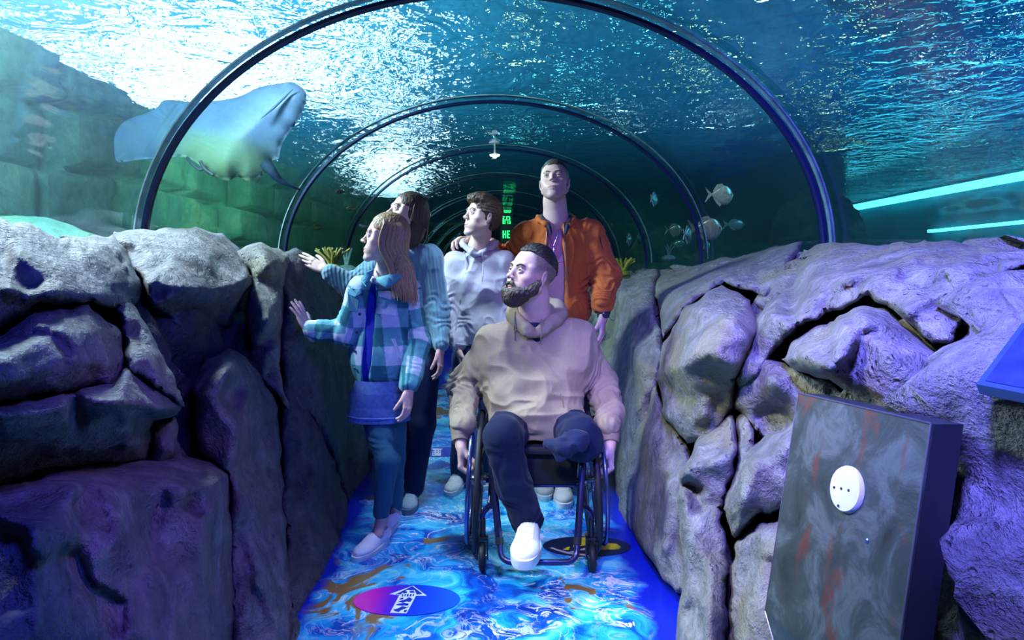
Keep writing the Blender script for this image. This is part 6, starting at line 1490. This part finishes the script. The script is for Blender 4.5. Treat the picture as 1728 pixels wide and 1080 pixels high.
def fish(px, py, Y, L, ang, face, lab, col=(.42, .48, .44), deep=.5):
    """deep-bodied silver fish: L body length, face=+1 heads right; ang is the heading away from the picture plane"""
    c = P(px, py, Y); T = empty('silver_fish', c); tag(T, lab, 'fish', 'silver fish by the right side of the tunnel' if px > 1000 else 'small fish by the left side of the tunnel')
    R = np.array((Matrix.Rotation(ang, 3, 'Z') @ Matrix.Scale(face, 3, (1, 0, 0)))) if face > 0 else np.array(Matrix.Rotation(math.pi + ang, 3, 'Z'))
    m = simple('fish_%.2f_%.2f' % (col[0], col[2]), col, .22, .55, var=.35, vs=40, bump=.3, bs=160)
    n = 20; k = 16; V = []
    for i in range(n + 1):
        t = i / n; h = deep * .5 * L * (math.sin(math.pi * min(1, t ** .70)) ** 1.15) * (1 - .08 * t) + .010 * L; 
        if t > .9: h = max(h, .035 * L)
        w = .30 * h * (1 - .4 * t) + .002
        for j in range(k): a = 2 * math.pi * j / k; V.append(c + R @ V3(L * (.5 - t), w * math.sin(a), h * math.cos(a) - .02 * L * math.sin(t * 3)))
    Fc = [(i * k + j, i * k + (j + 1) % k, (i + 1) * k + (j + 1) % k, (i + 1) * k + j) for i in range(n) for j in range(k)] + [tuple(range(k))[::-1], tuple(n * k + j for j in range(k))]
    MB().add(V, Fc).build('body', m, T)
    mf = simple('fin_%.2f' % col[0], tuple(x * .6 for x in col), .4, .2)
    def fin(pts, name, th=.004):
        q = [c + R @ (V3(x, 0, z) * L) for x, z in pts]; u = R @ V3(0, th, 0); kk = len(q)
        MB().add([a + u for a in q] + [a - u for a in q], [tuple(range(kk)), tuple(range(kk, 2 * kk))[::-1]] + [(i, kk + i, kk + (i + 1) % kk, (i + 1) % kk) for i in range(kk)]).build(name, mf, T, False)
    fin([(-.44, .02), (-.56, .11), (-.72, .25), (-.60, .03), (-.56, 0), (-.60, -.05), (-.72, -.29), (-.56, -.13), (-.44, -.03)], 'tail_fin')
    fin([(.10, deep * .46), (.0, deep * .58), (-.2, deep * .52), (-.38, deep * .18), (-.36, deep * .10), (-.1, deep * .40)], 'dorsal_fin')
    fin([(-.02, -deep * .46), (-.10, -deep * .60), (-.25, -deep * .42), (-.38, -deep * .16), (-.30, -deep * .18)], 'anal_fin')
    for s in (-1, 1):
        q = c + R @ V3(.365 * L, s * .30 * .95 * deep * .5 * L * math.sin(math.pi * .135 ** .70), .03 * L); MB().ball(q, .032 * L, 10).build('eye', simple('fish_eye', (.01, .012, .015), .1), T)
big = (.62, .70, .62)
fish(1218, 329, 6.0, .24, .35, 1, 'silver fish swimming alone, highest and farthest right of the bright ones', big, .72)
fish(1104, 336, 6.3, .13, 1.0, 1, 'small silver fish alone at upper left of the shoal, above the third hoop foot', big, .9)
fish(1195, 386, 5.9, .29, .35, 1, 'largest silver fish in the middle of the cluster by the second hoop', (.50, .50, .42), .66)
fish(1161, 396, 5.7, .17, 1.0, 1, 'silver fish overlapping the largest one on its left', (.46, .48, .40), .8)
fish(1139, 388, 6.4, .15, .3, 1, 'greenish fish at the left edge of the cluster', (.22, .34, .24), .75)
fish(1241, 379, 6.6, .19, .2, 1, 'dim green fish to the right of the cluster', (.12, .28, .24), .5)
fish(1193, 415, 6.0, .11, .9, 1, 'small pale fish lowest in the cluster, just above the rock', (.4, .42, .34), .8)
fish(1146, 411, 6.8, .12, .1, 1, 'faint teal fish at the bottom left of the cluster', (.06, .24, .18), .6)
fish(1062, 404, 7.6, .14, 1.1, 1, 'pale fish half hidden just left of the third hoop', (.3, .32, .3), .9)
fish(1078, 402, 7.8, .13, 1.2, 1, 'thin pale fish seen right against the third hoop', (.25, .22, .2), .9)
sm = (.45, .5, .40)
fish(575, 324, 6.6, .10, .4, -1, 'small pale orange fish above the girl to the left', (.5, .36, .22), .4)
fish(592, 352, 6.8, .11, -.3, -1, 'small orange fish left of the girl\'s forehead', (.5, .34, .2), .35)
fish(536, 383, 6.4, .09, .2, -1, 'tiny yellow green fish near the second hoop on the left', (.35, .45, .15), .6)
fish(613, 381, 6.2, .08, .2, -1, 'tiny pale green fish between the hoop and the girl\'s face', (.4, .55, .40), .5)
# coral and weed just outside the glass
def coral(c, n, h, col, lab, name='coral', seed=1, spread=.5, r=.012):
    T = empty(name, c); tag(T, lab, 'coral'); rs = random.Random(seed); m = simple('coral_%.2f_%.2f' % (col[0], col[1]), col, .7, var=.4, vs=50)
    mb = MB()
    for i in range(n):
        a = rs.uniform(0, 6.28); t = rs.uniform(.1, 1) * spread
        p = [np.array(c), np.array(c) + V3(math.cos(a) * t * h * .4, math.sin(a) * t * h * .4, h * .5), np.array(c) + V3(math.cos(a) * t * h, math.sin(a) * t * h, h * rs.uniform(.75, 1))]
        q = spline(p, 4); mb.tube(q, [r * (1 - .6 * j / len(q)) for j in range(len(q))], 7)
    mb.build('branches', m, T); MB().ball(c, (h * .45, h * .45, h * .22), 14).build('base', m, T)
    return T
coral(P(1050, 462, 6.9), 16, .17, (.35, .34, .03), 'yellow coral clump above the right rocks beside the orange sleeve', seed=2, spread=.8, r=.02)
coral(P(585, 455, 6.0), 9, .20, (.35, .60, .48), 'pale green weed behind the rocks, beside the mother\'s arm', 'sea_weed', 4, .35, .014)
coral(P(560, 452, 4.9), 26, .15, (.28, .26, .06), 'yellow brown coral fan behind the mother\'s hand', seed=6, spread=1.1, r=.012)
coral(P(1128, 436, 8.2), 5, .2, (.35, .4, .42), 'thin pale coral twig at the foot of the third hoop', 'coral_twig', 3, .5, .006)
# ================================================================ LIGHTS, CAMERA
def light(kind, name, loc, target, e, col, size=.2, angle=60, blend=.6, sy=None):
    L = bpy.data.lights.new(name, kind); L.energy = e; L.color = col
    o = bpy.data.objects.new(name, L); COL.objects.link(o); o.location = loc
    d = Vector(target) - Vector(loc); o.rotation_euler = d.to_track_quat('-Z', 'Y').to_euler()
    if kind == 'SPOT': L.spot_size = math.radians(angle); L.spot_blend = blend; L.shadow_soft_size = size
    elif kind == 'AREA':
        L.size = size
        if sy: L.shape = 'RECTANGLE'; L.size_y = sy
    else: L.shadow_soft_size = size
    return o
# underwater flood lamp just outside the vault, upper left: the white key of the picture
light('AREA', 'key_tank_lamp', (-2.1, 3.3, 3.0), (.2, 3.1, .9), 260, (.72, .88, 1), .7)
light('SPOT', 'key_tank_lamp_back', (-1.3, 7.5, 3.02), (.1, 3.8, 1.75), 420, (.62, .85, 1), .1, 26, .8)  # added rim light for heads and shoulders
light('SPOT', 'tank_lamp_left_rocks', (-2.7, 2.4, 2.95), (-1.6, 2.4, 1.4), 480, (.85, .92, 1), .15, 62, .9)  # added to whiten the tops of the left rocks
# inside the tunnel: violet and blue spots
light('SPOT', 'spot_violet_right', (.2, .4, 2.3), (1.6, 2.2, 1.2), 1050, (.16, .15, 1), .12, 78, .9)
light('SPOT', 'spot_violet_left', (.3, .2, 2.2), (-1.1, 1.9, .4), 130, (.05, .07, 1), .15, 80, .9)
light('SPOT', 'spot_violet_people', (1.0, .9, 2.0), (.3, 3.0, 1.0), 90, (.35, .26, 1), .12, 50, .8)
light('SPOT', 'spot_mauve_left', (.55, .9, 2.1), (-.85, 1.95, .45), 70, (.50, .28, 1), .1, 36, .8)
light('SPOT', 'spot_warm_right', (-.4, .9, 2.2), (1.0, 2.5, .45), 170, (1, .95, .62), .1, 48, .8)
for y, e in ((1.9, 120), (2.6, 120), (3.4, 140), (4.5, 150)):
    light('SPOT', 'spot_floor', (0, y, 2.48), (0, y + .25, 0), e, (.55, .75, 1), .08, 38, .8)
for y in (6, 9, 12):
    light('SPOT', 'spot_far', (0, y, 2.45), (0, y + .3, 0), 80, (.35, .65, 1), .1, 90)
# unseen fill lights added in the tank, just below the surface
light('AREA', 'tank_left', (-2.6, 3.0, 3.0), (-4.0, 6.0, 1.6), 260, (.5, .88, 1), 1.0)
light('AREA', 'tank_left_far', (-2.4, 8.5, 3.0), (-4.0, 11, 1.0), 120, (.35, 1, .6), 1.5)
light('AREA', 'tank_right', (4.0, 6.0, 3.0), (4, 9, .6), 60, (.08, .5, .85), 1.5)
light('SPOT', 'shoal_lamp', (2.0, 4.9, 3.0), (2.35, 6.1, 1.6), 60, (.85, 1, .85), .05, 50)  # added to brighten the silver fish
light('AREA', 'tank_right_wall', (8.6, 9.0, 2.9), (9.5, 13, .8), 150, (.1, .7, .9), 1.0)
light('AREA', 'tank_far', (3.0, 16.0, 3.0), (4, 19, .5), 60, (.15, .6, .5), 2)
light('AREA', 'hall_uplight', (11, 10, 5.0), (11, 10, 9), 150, (.02, .14, 1), 3)  # blue fill added above the water to tint the right ripples
# fill lights added in the hall, brightening the ceiling seen through the ripples
light('AREA', 'hall_uplight', (-4, 10.5, 5.0), (-4, 10.5, 9), 450, (.25, .75, 1), 4)
light('AREA', 'hall_uplight', (5, 12, 5.0), (5, 12, 9), 80, (.05, .45, .8), 4)
W = bpy.data.worlds.new('World'); SC.world = W; W.use_nodes = True
bg = W.node_tree.nodes['Background']; bg.inputs[0].default_value = (.02, .05, .10, 1); bg.inputs[1].default_value = .3
cam = bpy.data.cameras.new('Camera'); co = bpy.data.objects.new('Camera', cam); COL.objects.link(co)
co.location = (CX, 0, CZ); co.rotation_euler = (math.radians(90), 0, 0)
cam.sensor_width = 36; cam.lens = 24; cam.shift_x = (864 - VX) / 1728; cam.shift_y = -(540 - VY) / 1728
cam.clip_end = 200; SC.camera = co
SC.view_settings.view_transform = 'Standard'; SC.view_settings.look = 'None'; SC.view_settings.gamma = 1; SC.view_settings.exposure = .12
c = SC.cycles
c.max_bounces = 7; c.volume_bounces = 0; c.diffuse_bounces = 2; c.glossy_bounces = 4; c.transmission_bounces = 4; c.transparent_max_bounces = 12
c.caustics_reflective = False; c.caustics_refractive = False; c.sample_clamp_indirect = 4; c.use_denoising = True
